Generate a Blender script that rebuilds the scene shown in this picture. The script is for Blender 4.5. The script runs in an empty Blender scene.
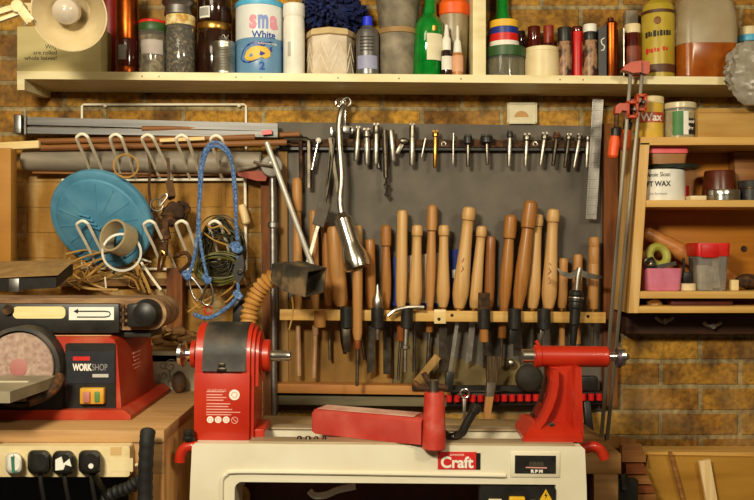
import bpy, bmesh, math, random
from mathutils import Vector, Matrix, Euler
random.seed(4)
R = math.radians
COL = bpy.context.scene.collection
# ------------------------------------------------------------------ survey
# the back wall is the plane y = 0; the eye stands 2.5 m in front of it, 1.35 m above the floor.
DIST, FPX, EYE = 2.5, 847.0, 1.35
def S(d): return (DIST - d) / FPX                      # metres per survey unit at distance d from the wall
def X(px, d): return (px - 377) * S(d)
def Z(py, d): return EYE - (py - 250) * S(d)
def W(px, py, d): return Vector((X(px, d), -d, Z(py, d)))
def V(*a): return Vector(a)

# ------------------------------------------------------------------ materials
def lin(h):
    h = h.lstrip('#'); out = []
    for i in (0, 2, 4):
        c = int(h[i:i+2], 16) / 255
        out.append(c / 12.92 if c <= .04045 else ((c + .055) / 1.055) ** 2.4)
    return (*out, 1)
MATS = {}
def mat(name, cols, rough=.5, metal=0, scale=(25, 25, 25), bump=.15, trans=0, ior=1.45, spread=.22, detail=5, coat=0, bscale=None, dist=0):
    if name in MATS: return MATS[name]
    m = bpy.data.materials.new(name); m.use_nodes = True
    nt = m.node_tree; N = nt.nodes; L = nt.links
    b = N['Principled BSDF']
    b.inputs['Roughness'].default_value = rough; b.inputs['Metallic'].default_value = metal
    b.inputs['Transmission Weight'].default_value = trans; b.inputs['IOR'].default_value = ior
    b.inputs['Coat Weight'].default_value = coat
    if isinstance(cols, str): cols = [cols]
    tc = N.new('ShaderNodeTexCoord'); mp = N.new('ShaderNodeMapping')
    mp.inputs['Scale'].default_value = scale
    L.new(tc.outputs['Object'], mp.inputs['Vector'])
    no = N.new('ShaderNodeTexNoise'); no.inputs['Scale'].default_value = 1; no.inputs['Detail'].default_value = detail
    no.inputs['Distortion'].default_value = dist
    L.new(mp.outputs['Vector'], no.inputs['Vector'])
    if len(cols) == 1:
        c = lin(cols[0]); k = .82
        cc = [tuple(x * k for x in c[:3]) + (1,), tuple(min(1, x * (2 - k)) for x in c[:3]) + (1,)]
    else: cc = [lin(c) for c in cols]
    rp = N.new('ShaderNodeValToRGB'); e = rp.color_ramp.elements
    while len(e) < len(cc): e.new(.5)
    for i, c in enumerate(cc):
        e[i].position = .5 - spread + 2 * spread * i / (len(cc) - 1); e[i].color = c
    L.new(no.outputs['Fac'], rp.inputs['Fac']); L.new(rp.outputs['Color'], b.inputs['Base Color'])
    if bump:
        bp = N.new('ShaderNodeBump'); bp.inputs['Strength'].default_value = bump; bp.inputs['Distance'].default_value = .002
        L.new(no.outputs['Fac'], bp.inputs['Height']); L.new(bp.outputs['Normal'], b.inputs['Normal'])
    MATS[name] = m
    return m
def wood(name, cols, axis='z', rough=.5, fine=70, along=4, bump=.12):
    s = {'z': (fine, fine, along), 'x': (along, fine, fine), 'y': (fine, along, fine)}[axis]
    return mat(name, cols, rough, scale=s, bump=bump, detail=6, dist=.4, spread=.26)
def metal(name, col, rough=.3, scale=(40, 40, 40), bump=.05): return mat(name, col, rough, 1, scale, bump)
def glassy(name, col, rough=.08): return mat(name, [col, col], rough, 0, trans=.92, bump=0)
def brick_mat():
    m = bpy.data.materials.new('yellow_stock_brick'); m.use_nodes = True
    nt = m.node_tree; N = nt.nodes; L = nt.links; b = N['Principled BSDF']; b.inputs['Roughness'].default_value = .85
    tc = N.new('ShaderNodeTexCoord'); sp = N.new('ShaderNodeSeparateXYZ'); L.new(tc.outputs['Object'], sp.inputs[0])
    cb = N.new('ShaderNodeCombineXYZ'); L.new(sp.outputs['X'], cb.inputs['X']); L.new(sp.outputs['Z'], cb.inputs['Y'])
    # slight wobble of the joints
    wn = N.new('ShaderNodeTexNoise'); wn.inputs['Scale'].default_value = 9; L.new(cb.outputs[0], wn.inputs['Vector'])
    ws = N.new('ShaderNodeVectorMath'); ws.operation = 'SCALE'; ws.inputs['Scale'].default_value = .008; L.new(wn.outputs['Color'], ws.inputs[0])
    wa = N.new('ShaderNodeVectorMath'); wa.operation = 'ADD'; L.new(cb.outputs[0], wa.inputs[0]); L.new(ws.outputs[0], wa.inputs[1])
    mp = N.new('ShaderNodeMapping'); mp.inputs['Location'].default_value = (-.020, -.058, 0); L.new(wa.outputs[0], mp.inputs['Vector'])
    br = N.new('ShaderNodeTexBrick'); L.new(mp.outputs[0], br.inputs['Vector'])
    br.inputs['Scale'].default_value = 1; br.inputs['Brick Width'].default_value = .2345; br.inputs['Row Height'].default_value = .0745
    br.inputs['Mortar Size'].default_value = .0078; br.inputs['Mortar Smooth'].default_value = .35; br.inputs['Bias'].default_value = -.1
    br.inputs['Color1'].default_value = lin('#c8942e'); br.inputs['Color2'].default_value = lin('#9d6822'); br.inputs['Mortar'].default_value = lin('#b09c6e')
    n1 = N.new('ShaderNodeTexNoise'); n1.inputs['Scale'].default_value = 10; n1.inputs['Detail'].default_value = 8; L.new(tc.outputs['Object'], n1.inputs['Vector'])
    r1 = N.new('ShaderNodeValToRGB'); e = r1.color_ramp.elements; e[0].position = .36; e[0].color = lin('#4a2c12'); e[1].position = .56; e[1].color = lin('#ffffff')
    L.new(n1.outputs['Fac'], r1.inputs['Fac'])
    mx = N.new('ShaderNodeMixRGB'); mx.blend_type = 'MULTIPLY'; mx.inputs['Fac'].default_value = .75
    L.new(br.outputs['Color'], mx.inputs['Color1']); L.new(r1.outputs['Color'], mx.inputs['Color2'])
    n2 = N.new('ShaderNodeTexNoise'); n2.inputs['Scale'].default_value = 60; n2.inputs['Detail'].default_value = 6; L.new(tc.outputs['Object'], n2.inputs['Vector'])
    r2 = N.new('ShaderNodeValToRGB'); e = r2.color_ramp.elements; e[0].position = .3; e[0].color = lin('#6a5a48'); e[1].position = .6; e[1].color = lin('#ffffff')
    L.new(n2.outputs['Fac'], r2.inputs['Fac'])
    m2 = N.new('ShaderNodeMixRGB'); m2.blend_type = 'MULTIPLY'; m2.inputs['Fac'].default_value = .7
    L.new(mx.outputs[0], m2.inputs['Color1']); L.new(r2.outputs['Color'], m2.inputs['Color2'])
    n3 = N.new('ShaderNodeTexNoise'); n3.inputs['Scale'].default_value = 3.2; n3.inputs['Detail'].default_value = 4; n3.inputs['Distortion'].default_value = .6; L.new(tc.outputs['Object'], n3.inputs['Vector'])
    r3 = N.new('ShaderNodeValToRGB'); e = r3.color_ramp.elements; e[0].position = .5; e[0].color = (0, 0, 0, 1); e[1].position = .72; e[1].color = (.35, .35, .35, 1)
    L.new(n3.outputs['Fac'], r3.inputs['Fac'])
    m3 = N.new('ShaderNodeMixRGB'); m3.inputs['Color2'].default_value = lin('#b39566'); L.new(r3.outputs['Color'], m3.inputs['Fac']); L.new(m2.outputs[0], m3.inputs['Color1'])
    # old limewash and sawdust rubbed over the lower left of the wall, hiding its joints
    mk = N.new('ShaderNodeMapping'); mk.inputs['Scale'].default_value = (7, 1, 1.3); L.new(tc.outputs['Object'], mk.inputs['Vector'])
    n4 = N.new('ShaderNodeTexNoise'); n4.inputs['Scale'].default_value = 1.6; n4.inputs['Detail'].default_value = 7; L.new(mk.outputs[0], n4.inputs['Vector'])
    def ramp(out, a, b_):
        q = N.new('ShaderNodeMapRange'); q.interpolation_type = 'SMOOTHSTEP'; q.inputs['From Min'].default_value = a; q.inputs['From Max'].default_value = b_; L.new(out, q.inputs['Value']); return q.outputs[0]
    def mul(p, q):
        m_ = N.new('ShaderNodeMath'); m_.operation = 'MULTIPLY'; L.new(p, m_.inputs[0]); L.new(q, m_.inputs[1]); return m_.outputs[0]
    fac = mul(mul(ramp(sp.outputs['X'], -.28, -.42), ramp(sp.outputs['Z'], 1.66, 1.56)), ramp(n4.outputs['Fac'], .30, .52))
    c4 = N.new('ShaderNodeValToRGB'); e = c4.color_ramp.elements; e[0].position = .38; e[0].color = lin('#7d531d'); e[1].position = .66; e[1].color = lin('#bfa06c')
    e.new(.52).color = lin('#a4762f'); L.new(n4.outputs['Fac'], c4.inputs['Fac'])
    m4 = N.new('ShaderNodeMixRGB'); L.new(fac, m4.inputs['Fac']); L.new(m3.outputs[0], m4.inputs['Color1']); L.new(c4.outputs['Color'], m4.inputs['Color2'])
    L.new(m4.outputs[0], b.inputs['Base Color'])
    ad = N.new('ShaderNodeMath'); ad.operation = 'MULTIPLY_ADD'; ad.inputs[1].default_value = -1.0
    L.new(br.outputs['Fac'], ad.inputs[0]); L.new(n2.outputs['Fac'], ad.inputs[2])
    bp = N.new('ShaderNodeBump'); bp.inputs['Strength'].default_value = .65; bp.inputs['Distance'].default_value = .006
    L.new(ad.outputs[0], bp.inputs['Height']); L.new(bp.outputs['Normal'], b.inputs['Normal'])
    return m

m_brick = brick_mat()
m_cream_paint = mat('cream_gloss_paint', ['#d8c58e', '#e6d7a6', '#ece0b6'], .45, scale=(8, 30, 30))
m_ply = wood('plywood_tan', ['#a37a4a', '#b78c5a', '#c29a68'], 'x', .6)
m_plyz = wood('plywood_upright', ['#a9743c', '#c28f52', '#d0a266'], 'z', .6)
m_pine = wood('pine_board', ['#bb8a44', '#d3a558', '#e0b870'], 'x', .55, 50, 3)
m_pinez = wood('pine_upright', ['#b98a4a', '#d4a862', '#e3bf84'], 'z', .55, 50, 3)
m_oldwood = wood('old_dusty_wood', ['#4b3219', '#7a5428', '#96703c'], 'x', .75, 40, 4)
m_oldwoodz = wood('old_rusty_timber', ['#3d1f0c', '#6e3c14', '#91591f'], 'z', .75, 40, 6)
m_h_pale = wood('pale_ash_handle', ['#b98a50', '#cc9f62', '#d8b27a'], 'z', .45)
m_h_mid = wood('beech_handle', ['#9f6d36', '#b58046', '#c49258'], 'z', .45)
m_h_brown = wood('brown_varnished_handle', ['#8a5627', '#a36b32', '#b47e42'], 'z', .35)
m_h_red = wood('reddish_handle', ['#784420', '#905a2c', '#a26c3a'], 'z', .35)
m_dowel = wood('brown_dowel', ['#6b3d1c', '#94602f', '#ad7a44'], 'x', .55)
m_palestick = wood('pale_softwood', ['#d9b36b', '#ecd095', '#f3deb0'], 'x', .6)
m_palez = wood('pale_softwood_upright', ['#d9b06c', '#ecca92', '#f3deb0'], 'z', .6)
m_steel = metal('bright_steel', ['#a09a90', '#d0cabf'], .38)
m_chrome = metal('chrome', ['#cfccc6', '#ebe8e0'], .2)
m_tool = metal('tool_steel', ['#6b645a', '#9a9286'], .38)
m_darksteel = metal('dark_oxide_steel', ['#3b342c', '#655c50'], .42)
m_alum = metal('dull_aluminium', ['#8c8a88', '#b3b0ac'], .42, (3, 60, 60))
m_rust = mat('rusty_iron', ['#1f1510', '#47301e', '#7a4c26'], .8, .3, (60, 60, 60), .5)
m_brass = metal('brass', ['#a87a34', '#d1a457'], .3)
m_copper = metal('copper_foil', ['#8a3f14', '#a9531f'], .32)
m_black = mat('black_plastic', ['#141311', '#2b2824'], .42)
m_blackdust = mat('dusty_black_plastic', ['#171512', '#2c2823', '#54483a'], .55, scale=(14, 14, 14), spread=.16)
m_rubber = mat('black_rubber', ['#100f0e', '#22201d'], .65)
m_red = mat('lathe_red_enamel', ['#a51f0c', '#b32810', '#ba3116'], .38, scale=(10, 10, 10), coat=.1, bump=.03)
m_reddust = mat('dusty_red_enamel', ['#a8281c', '#b84438', '#c26a5a'], .6, scale=(9, 9, 9), spread=.2, bump=.1)
m_sandred = mat('sander_red_paint', ['#9c1e0c', '#ae3014', '#b86040'], .5, scale=(8, 8, 8), spread=.26)
m_cream = mat('machine_cream_paint', ['#d3c8ac', '#dfd6bd', '#e5ddc8'], .4, scale=(7, 7, 7), bump=.04)
m_white = mat('white_plastic', ['#dcd8cb', '#efebe0'], .4, bump=.02)
m_cream_pl = mat('cream_plastic', ['#d9c391', '#e8d6aa'], .4, bump=.02)
m_panel = mat('grey_painted_board', ['#544e46', '#625a50', '#70675a'], .7, scale=(9, 9, 9), detail=8, bump=.08)
m_bluelid = mat('sky_blue_plastic', ['#417c9a', '#538fae', '#679fba'], .45, scale=(12, 12, 12))
m_bluerope = mat('blue_rope', ['#27467f', '#4f74a8', '#93aacb'], .75, scale=(160, 160, 160), bump=.6)
m_bluefluff = mat('royal_blue_chenille', ['#040921', '#0a1645', '#16296c'], .8, scale=(80, 80, 80))
m_hose = mat('tan_ribbed_hose', ['#9c6a2a', '#b9843e', '#cc9b58'], .55)
m_greypipe = mat('grey_plastic_pipe', ['#746a5c', '#8d8272', '#a39683'], .5, scale=(5, 20, 20))
m_wirewhite = mat('white_coated_wire', ['#f6ecd2', '#fff6e2'], .35, bump=.02)
m_wiretan = mat('tan_wire', ['#9a7030', '#c69a52'], .45)
m_wiredark = mat('dark_green_wire', ['#221f10', '#3f3a1e'], .5)
m_green_gl = mat('green_bottle_glass', ['#045d1c', '#0a8a2c'], .06, coat=.6, bump=0)
m_orange = mat('orange_plastic', ['#e0500f', '#f0681c'], .4)
m_clampo = mat('orange_clamp_casting', ['#a83208', '#bd4214'], .4)
m_pink = mat('pink_plastic', ['#c4647c', '#d8809a'], .45)
m_pinklid = mat('coral_pink_plastic', ['#d84a52', '#e6636a'], .45)
m_redpl = mat('red_plastic', ['#bd1512', '#d9231d'], .4)
m_greenpl = mat('dark_green_plastic', ['#24421c', '#33592a'], .45)
m_yellow = mat('yellow_plastic', ['#dba520', '#ecbd3c'], .45)
m_bluepl = mat('blue_plastic', ['#14266f', '#1c3796'], .4)
m_lightblue = mat('light_blue_plastic', ['#4ba7d4', '#5fb7e0'], .4)
m_frost = mat('frosted_plastic', ['#c9b48a', '#dac8a4'], .35, trans=.55, bump=0)
m_clear = glassy('clear_glass', '#f4efe2')
m_clearpl = mat('clear_plastic', ['#e6e2d8', '#efece4'], .18, trans=.8, ior=1.2, bump=0)
m_amber = mat('amber_liquid', ['#a34c0e', '#c06a1c'], .2, trans=.35, bump=0)
m_darkjar = mat('dark_brown_glass', ['#1c0d08', '#32180e'], .12, coat=.5, bump=0)
m_maroon = mat('dark_red_glass', ['#3a0a06', '#5d150c'], .15, coat=.5, bump=0)
m_contents = mat('dark_small_fixings', ['#0f0a06', '#33261a', '#a08a68'], .4, .5, (110, 110, 110), .8, spread=.14)
m_sawdust = mat('sawdust', ['#8a5a24', '#b58343', '#d3a765'], .9, scale=(90, 90, 90), bump=.6)
m_paper = mat('cream_paper', ['#d8cda8', '#e6ddbf'], .7, bump=.03)
m_whitepap = mat('white_paper', ['#dedace', '#eeebe2'], .7, bump=.02)
m_card = mat('brown_cardboard', ['#a37a34', '#b38a46', '#bd9552'], .8, scale=(6, 40, 40))
m_teacard = mat('cream_tea_card', ['#bfae74', '#cdbd86'], .7, scale=(6, 6, 30))
m_ink = mat('black_ink', ['#1b1812', '#26221a'], .6, bump=0)
m_inkw = mat('white_print', ['#e8dfd2', '#f1eae0'], .6, bump=0)
m_inkblue = mat('blue_print', ['#17459a', '#1e53b0'], .6, bump=0)
m_inkpink = mat('pink_print', ['#d98ca0', '#e39cae'], .6, bump=0)
m_inkred = mat('red_print', ['#c01a14', '#cf2620'], .6, bump=0)
m_galv = mat('weathered_grey_tub', ['#5d5446', '#7d725f', '#978b74'], .6, scale=(22, 22, 22), spread=.2)
m_stone = mat('pale_carved_ceramic', ['#b9a488', '#d0bfa6', '#ded1bc'], .55, scale=(20, 20, 20))
m_disc = mat('pink_sanding_disc', ['#8a7064', '#a68b7e', '#b89f90'], .9, scale=(90, 90, 90), bump=.5)
m_belt = mat('sandy_abrasive_belt', ['#664834', '#8d6c4c', '#ab8a60'], .9, scale=(12, 60, 60), bump=.4)
m_tablegrey = mat('dusty_grey_casting', ['#7a715c', '#928870', '#a1967e'], .6, scale=(12, 12, 12))
m_silverpl = mat('silver_plastic_bottle', ['#726f70', '#8e8b8a'], .32, .7)
m_bag = mat('cloudy_polythene_bag', ['#b5aa98', '#cfc6b6'], .3, trans=.5, bump=.9, scale=(40, 40, 40))
m_darkwood = wood('dark_stained_wood', ['#24130b', '#3d2314', '#52311c'], 'x', .6)
m_leather = mat('dark_leather', ['#2a1a0e', '#4a3018', '#6d4a28'], .7)

# ------------------------------------------------------------------ mesh builder
class MB:
    def __init__(s): s.bm = bmesh.new()
    def loft(s, rings, closed=True, cap0=True, cap1=True, loop=False):
        vs = [[s.bm.verts.new(p) for p in r] for r in rings]
        n = len(vs[0]); m = len(vs)
        for i in range(m if loop else m - 1):
            a, b = vs[i], vs[(i + 1) % m]
            for j in range(n if closed else n - 1):
                k = (j + 1) % n
                try: s.bm.faces.new((a[j], a[k], b[k], b[j]))
                except ValueError: pass
        if not loop and closed:
            if cap0: s.bm.faces.new(vs[0][::-1])
            if cap1: s.bm.faces.new(vs[-1])
        return s
    def box(s, c, size, rot=None, bev=0, seg=2):
        t = bmesh.new(); bmesh.ops.create_cube(t, size=1)
        for v in t.verts: v.co = Vector((v.co.x * size[0], v.co.y * size[1], v.co.z * size[2]))
        if bev: bmesh.ops.bevel(t, geom=t.edges[:], offset=min(bev, min(size) * .49), segments=seg, profile=.5, affect='EDGES')
        M3 = rot if isinstance(rot, Matrix) else (Euler(rot).to_matrix() if rot else Matrix.Identity(3))
        c = Vector(c); mp = {}
        for v in t.verts: mp[v] = s.bm.verts.new(M3 @ v.co + c)
        for f in t.faces: s.bm.faces.new([mp[v] for v in f.verts])
        t.free(); return s
    def span(s, a, b, bev=0):                       # axis aligned box between two corners
        a, b = Vector(a), Vector(b)
        return s.box((a + b) / 2, [abs(b[i] - a[i]) for i in range(3)], None, bev)
    def bar(s, p0, p1, w, h, face=(0, -1, 0), bev=0):   # box from p0 to p1, width w, thickness h along `face`
        p0, p1 = Vector(p0), Vector(p1); z = (p1 - p0); L = z.length; z.normalize()
        x = Vector(face).cross(z)
        if x.length < 1e-4: x = Vector((1, 0, 0)).cross(z)
        x.normalize(); y = z.cross(x)
        return s.box((p0 + p1) / 2, (w, h, L), Matrix((x, y, z)).transposed(), bev)
    def rev(s, prof, p0, p1=(0, 0, 1), seg=24, sx=1, sy=1):     # prof of (radius, distance along axis from p0); p1 a direction
        p0 = Vector(p0); z = Vector(p1).normalized()
        x = Vector((0, 1, 0)).cross(z)
        if x.length < 1e-3: x = Vector((1, 0, 0))
        x.normalize(); y = z.cross(x)
        rings = []
        for r, h in prof:
            r = max(r, 1e-5)
            rings.append([p0 + z * h + x * (sx * r * math.cos(2 * math.pi * k / seg)) + y * (sy * r * math.sin(2 * math.pi * k / seg)) for k in range(seg)])
        if prof[0] == prof[-1]: return s.loft(rings[:-1], loop=True)
        return s.loft(rings)
    def rope(s, pts, r, turns=55, sub=8):           # three strand laid rope
        pts = [Vector(p) for p in pts]; n = len(pts); P = []
        for i in range(n - 1):
            a, b, c, d = pts[max(i - 1, 0)], pts[i], pts[i + 1], pts[min(i + 2, n - 1)]
            for k in range(sub * 3):
                t = k / (sub * 3); P.append(.5 * ((2 * b) + (c - a) * t + (2 * a - 5 * b + 4 * c - d) * t * t + (3 * b - a - 3 * c + d) * t ** 3))
        P.append(pts[-1]); L = 0; F = []; u = None
        for i, p in enumerate(P):
            t = (P[min(i + 1, len(P) - 1)] - P[max(i - 1, 0)]).normalized()
            u = t.orthogonal().normalized() if u is None else (u - t * u.dot(t)).normalized()
            if i: L += (p - P[i - 1]).length
            F.append((p, u.copy(), t.cross(u), L))
        for q in range(3):
            s.tube([p + (u * math.cos(l * turns * 6.283 + q * 2.094) + w * math.sin(l * turns * 6.283 + q * 2.094)) * r * .52 for p, u, w, l in F], r * .58, 6, 1)
        return s
    def rod(s, p0, p1, r, r1=None, seg=12, b=.12):
        p0, p1 = Vector(p0), Vector(p1); L = (p1 - p0).length; r1 = r if r1 is None else r1; q = min(r, r1) * b
        return s.rev([(r - q, 0), (r, q), (r1, L - q), (r1 - q, L)], p0, p1 - p0, seg)
    def tube(s, pts, r, seg=8, sub=6, closed=False, rad=None):
        pts = [Vector(p) for p in pts]; n = len(pts)
        if sub > 1 and n > 2:
            out = []; rr = []
            rng = range(n) if closed else range(n - 1)
            for i in rng:
                g = (lambda k: pts[k % n]) if closed else (lambda k: pts[min(max(k, 0), n - 1)])
                a, b, c, d = g(i - 1), g(i), g(i + 1), g(i + 2)
                for k in range(sub):
                    t = k / sub
                    out.append(.5 * ((2 * b) + (c - a) * t + (2 * a - 5 * b + 4 * c - d) * t * t + (3 * b - a - 3 * c + d) * t ** 3))
            if not closed: out.append(pts[-1])
            pts = out; n = len(pts)
        T = []
        for i in range(n):
            a = pts[(i - 1) % n] if closed or i > 0 else pts[i]
            b = pts[(i + 1) % n] if closed or i < n - 1 else pts[i]
            t = b - a
            T.append(t.normalized() if t.length > 1e-9 else Vector((0, 0, 1)))
        u = T[0].orthogonal().normalized(); rings = []
        for i in range(n):
            u = (u - T[i] * u.dot(T[i]))
            u = u.normalized() if u.length > 1e-6 else T[i].orthogonal().normalized()
            w = T[i].cross(u); q = rad(i, n) if rad else r
            rings.append([pts[i] + u * (q * math.cos(2 * math.pi * k / seg)) + w * (q * math.sin(2 * math.pi * k / seg)) for k in range(seg)])
        return s.loft(rings, loop=closed)
    def ring(s, c, n, Rr, r, seg=32, ts=8, sx=1):
        c = Vector(c); n = Vector(n).normalized(); u = n.orthogonal().normalized(); w = n.cross(u)
        return s.tube([c + u * (Rr * sx * math.cos(2 * math.pi * k / seg)) + w * (Rr * math.sin(2 * math.pi * k / seg)) for k in range(seg)], r, ts, 1, True)
    def prism(s, poly, o, ux, uy, depth):
        o, ux, uy, depth = Vector(o), Vector(ux), Vector(uy), Vector(depth)
        a = [o + ux * p[0] + uy * p[1] for p in poly]
        return s.loft([a, [p + depth for p in a]])
    def slab(s, poly, d0, d1):                      # outline in (x, z) metres extruded from distance d0 to d1
        return s.loft([[Vector((x, -d0, z)) for x, z in poly], [Vector((x, -d1, z)) for x, z in poly]])
    def ball(s, c, r, sc=(1, 1, 1), u=16, v=10, noise=0):
        c = Vector(c); rings = []
        for i in range(v + 1):
            th = math.pi * i / v; ring = []
            for k in range(u):
                ph = 2 * math.pi * k / u; q = r * (1 + random.uniform(-noise, noise)); st = max(math.sin(th), 1e-3)
                ring.append(c + Vector((q * st * math.cos(ph) * sc[0], q * st * math.sin(ph) * sc[1], -q * math.cos(th) * sc[2])))
            rings.append(ring)
        return s.loft(rings)
    def arc(s, c, Rr, a0, a1, z0, z1, th=.0006, n=14):   # label wrapped on an upright cylinder; angles from the front, degrees
        c = Vector(c); rings = []
        for i in range(n + 1):
            a = R(a0 + (a1 - a0) * i / n); dx, dy = math.sin(a), -math.cos(a)
            rings.append([Vector((c.x + dx * q, c.y + dy * q, z)) for q, z in ((Rr, z0), (Rr + th, z0), (Rr + th, z1), (Rr, z1))])
        return s.loft(rings)
    def cut(s, *o): return s

def finish(mb, name, m, org):
    bm = mb.bm
    bmesh.ops.remove_doubles(bm, verts=bm.verts, dist=1e-6)
    bmesh.ops.recalc_face_normals(bm, faces=bm.faces)
    for f in bm.faces: f.smooth = True
    for e in bm.edges:
        if len(e.link_faces) == 2 and e.calc_face_angle(0) > R(32): e.smooth = False
    if org is None:
        xs = [v.co for v in bm.verts]
        lo = [min(c[i] for c in xs) for i in range(3)]; hi = [max(c[i] for c in xs) for i in range(3)]
        org = Vector(((lo[0] + hi[0]) / 2, (lo[1] + hi[1]) / 2, lo[2]))
    for v in bm.verts: v.co -= org
    me = bpy.data.meshes.new(name); bm.to_mesh(me); bm.free(); me.materials.append(m)
    o = bpy.data.objects.new(name, me); COL.objects.link(o)
    return o, org
def wpos(o):
    p = Vector(o.location)
    while o.parent: o = o.parent; p = p + Vector(o.location)
    return p
def thing(name, loc, label, cat, group=None):
    o = bpy.data.objects.new(name, None); COL.objects.link(o); o.location = loc; o.empty_display_size = .05
    o['label'] = label; o['category'] = cat
    if group: o['group'] = group
    return o
def part(name, mb, m, parent, label=None):
    o, _ = finish(mb, name, m, wpos(parent)); o.parent = parent
    if label: o['label'] = label
    return o
def solo(name, mb, m, label, cat, group=None, kind=None):
    o, org = finish(mb, name, m, None); o.location = org
    o['label'] = label; o['category'] = cat
    if group: o['group'] = group
    if kind: o['kind'] = kind
    return o
def struct(name, mb, m, label, cat):
    o, org = finish(mb, name, m, Vector((0, 0, 0))); o['kind'] = 'structure'; o['label'] = label; o['category'] = cat
    return o
def text(body, size, org, m, parent, ux=(1, 0, 0), uy=(0, 0, 1), bend=None, name='lettering', align='CENTER', extr=.0004, sx=1.0, bold=0):
    cu = bpy.data.curves.new('t', 'FONT'); cu.body = body; cu.size = size; cu.align_x = align; cu.extrude = 0; cu.offset = bold
    o = bpy.data.objects.new('t', cu); COL.objects.link(o)
    bpy.context.view_layer.update()
    me = bpy.data.meshes.new_from_object(o.evaluated_get(bpy.context.evaluated_depsgraph_get()))
    bpy.data.objects.remove(o); bpy.data.curves.remove(cu)
    mb = MB(); mb.bm.from_mesh(me); bpy.data.meshes.remove(me)
    bm = mb.bm
    ex = bmesh.ops.extrude_face_region(bm, geom=bm.faces[:])
    for g in ex['geom']:
        if isinstance(g, bmesh.types.BMVert): g.co.z += extr
    ux, uy, org = Vector(ux).normalized(), Vector(uy).normalized(), Vector(org); n = ux.cross(uy)
    for v in bm.verts:
        x, y, z = v.co; x *= sx
        if bend:
            Rr, a0 = bend; a = a0 + x / Rr
            v.co = org + Vector((math.sin(a) * (Rr + z), -math.cos(a) * (Rr + z), y))
        else: v.co = org + ux * x + uy * y + n * z
    return part(name, mb, m, parent)
# ------------------------------------------------------------------ setting
struct('wall_back', MB().span((-2.0, 0, 0), (2.0, .12, 2.5)), m_brick, 'yellow brick back wall of the workshop', 'wall')
m_plaster = mat('grey_block_wall', ['#5f5238', '#75664a'], .9, scale=(6, 6, 6))
struct('wall_left', MB().span((-2.12, -4, 0), (-2.0, .12, 2.5)), m_plaster, 'plain left wall of the workshop', 'wall')
struct('wall_right', MB().span((2.0, -4, 0), (2.12, .12, 2.5)), m_plaster, 'plain right wall of the workshop', 'wall')
struct('floor', MB().span((-2.12, -4, -.1), (2.12, .12, 0)), mat('concrete_floor', ['#4f463a', '#635a4b'], .9, scale=(5, 5, 5)), 'grey concrete floor', 'floor')
struct('ceiling', MB().span((-2.12, -4, 2.5), (2.12, .12, 2.6)), mat('white_ceiling', ['#8d8268', '#9f947a'], .9, scale=(5, 5, 5)), 'plain pale ceiling', 'ceiling')

# ------------------------------------------------------------------ the long shelf
SF = .19
xa, xb = X(17, SF), 1.16
zL_, zR_ = Z(71, SF), Z(77, SF)
def shz(x): return zL_ + (x - xa) * (zR_ - zL_) / (X(754, SF) - xa)
t = thing('wall_shelf', (0, 0, shz(0) - .03), 'long cream painted shelf fixed across the brick wall, loaded with jars and tins', 'shelf')
th = .0215
part('board', MB().slab([(xa, shz(xa) - th), (xb, shz(xb) - th), (xb, shz(xb)), (xa, shz(xa))], .001, SF), m_cream_paint, t)
mb = MB(); z = shz(xa) - th
mb.loft([[V(x, -d, q) for d, q in ((.001, z), (SF - .001, z), (SF - .001, z - .030), (.03, z - .022), (.001, z - .018))] for x in (xa, xa + .02)])
part('bracket', mb, m_cream_paint, t)
mb = MB(); mb.span((X(473, SF), -.05, shz(.3) - .001), (X(486, SF), -SF + .002, 2.36), .001)
part('divider', mb, m_cream_paint, t)
mb = MB()
for px, dd in ((142, .6), (159, .6), (236, .6), (261, .6), (338, .6), (399, .6), (461, .6), (560, .6), (583, .6)):
    p = W(px, 75.2 + px * .008, SF); mb.rev([(.0022, -.0005), (.0022, .0006)], p, (0, -1, 0), 8)
part('nail', mb, m_darksteel, t)

# ------------------------------------------------------------------ round containers
def can(name, label, cat, xl, xr, yt, d, parts, group=None, zb=None, lean=0, sq=1):
    if zb is None or zb > 1.75: d *= .68
    s = S(d); cx = X((xl + xr) / 2, d); Rr = (xr - xl) / 2 * s
    if zb is None: zb = shz(cx)
    H = Z(yt, d) - zb
    t = thing(name, (cx, -d, zb), label, cat, group)
    ax = V(math.sin(R(lean)), 0, math.cos(R(lean)))
    for pn, m, prof in parts:
        part(pn, MB().rev([(r * Rr, h * H) for r, h in prof], (cx, -d, zb), ax, 28), m, t)
    return t, V(cx, -d, zb), Rr, H
def cyl(h0, h1, r=1, b=.03): return [(r - b, h0), (r, h0 + b * .6), (r, h1 - b * .6), (r - b, h1)]
def label_on(t, c, Rr, H, m, a0, a1, h0, h1, name='label', off=.0006, th=.0006):
    return part(name, MB().arc(c, Rr + off, a0, a1, c.z + h0 * H, c.z + h1 * H, th), m, t)
def fa(c): return math.atan2(c.x, c.y + 2.5) * 1.0      # bearing of a thing seen from the eye
def fd(c): return -math.degrees(math.atan2(c.x, 2.5 + c.y))

# tea box
d0, d1 = .17, .05
t = thing('tea_box', ((X(15, d0) + X(101, d0)) / 2, -(d0 + d1) / 2, shz(-.9)), 'cream cardboard tea box with printed words behind the lamp', 'box')
zb = shz(X(60, d0)); bx0, bx1 = X(17, d0), X(101, d0)
part('carton', MB().span((bx0, -d0, zb), (bx1, -d1, zb + .128), .0015), m_teacard, t)
for i, (s_, px, py) in enumerate((('are rolled', 57, 54.5), ('whole leaves!', 57, 60))):
    text(s_, .0165, W(px, py, d0 + .0004), m_ink, t, align='RIGHT')
text('Why', .0165, W(57, 48.6, d0 + .0004), m_ink, t, align='RIGHT')

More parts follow.
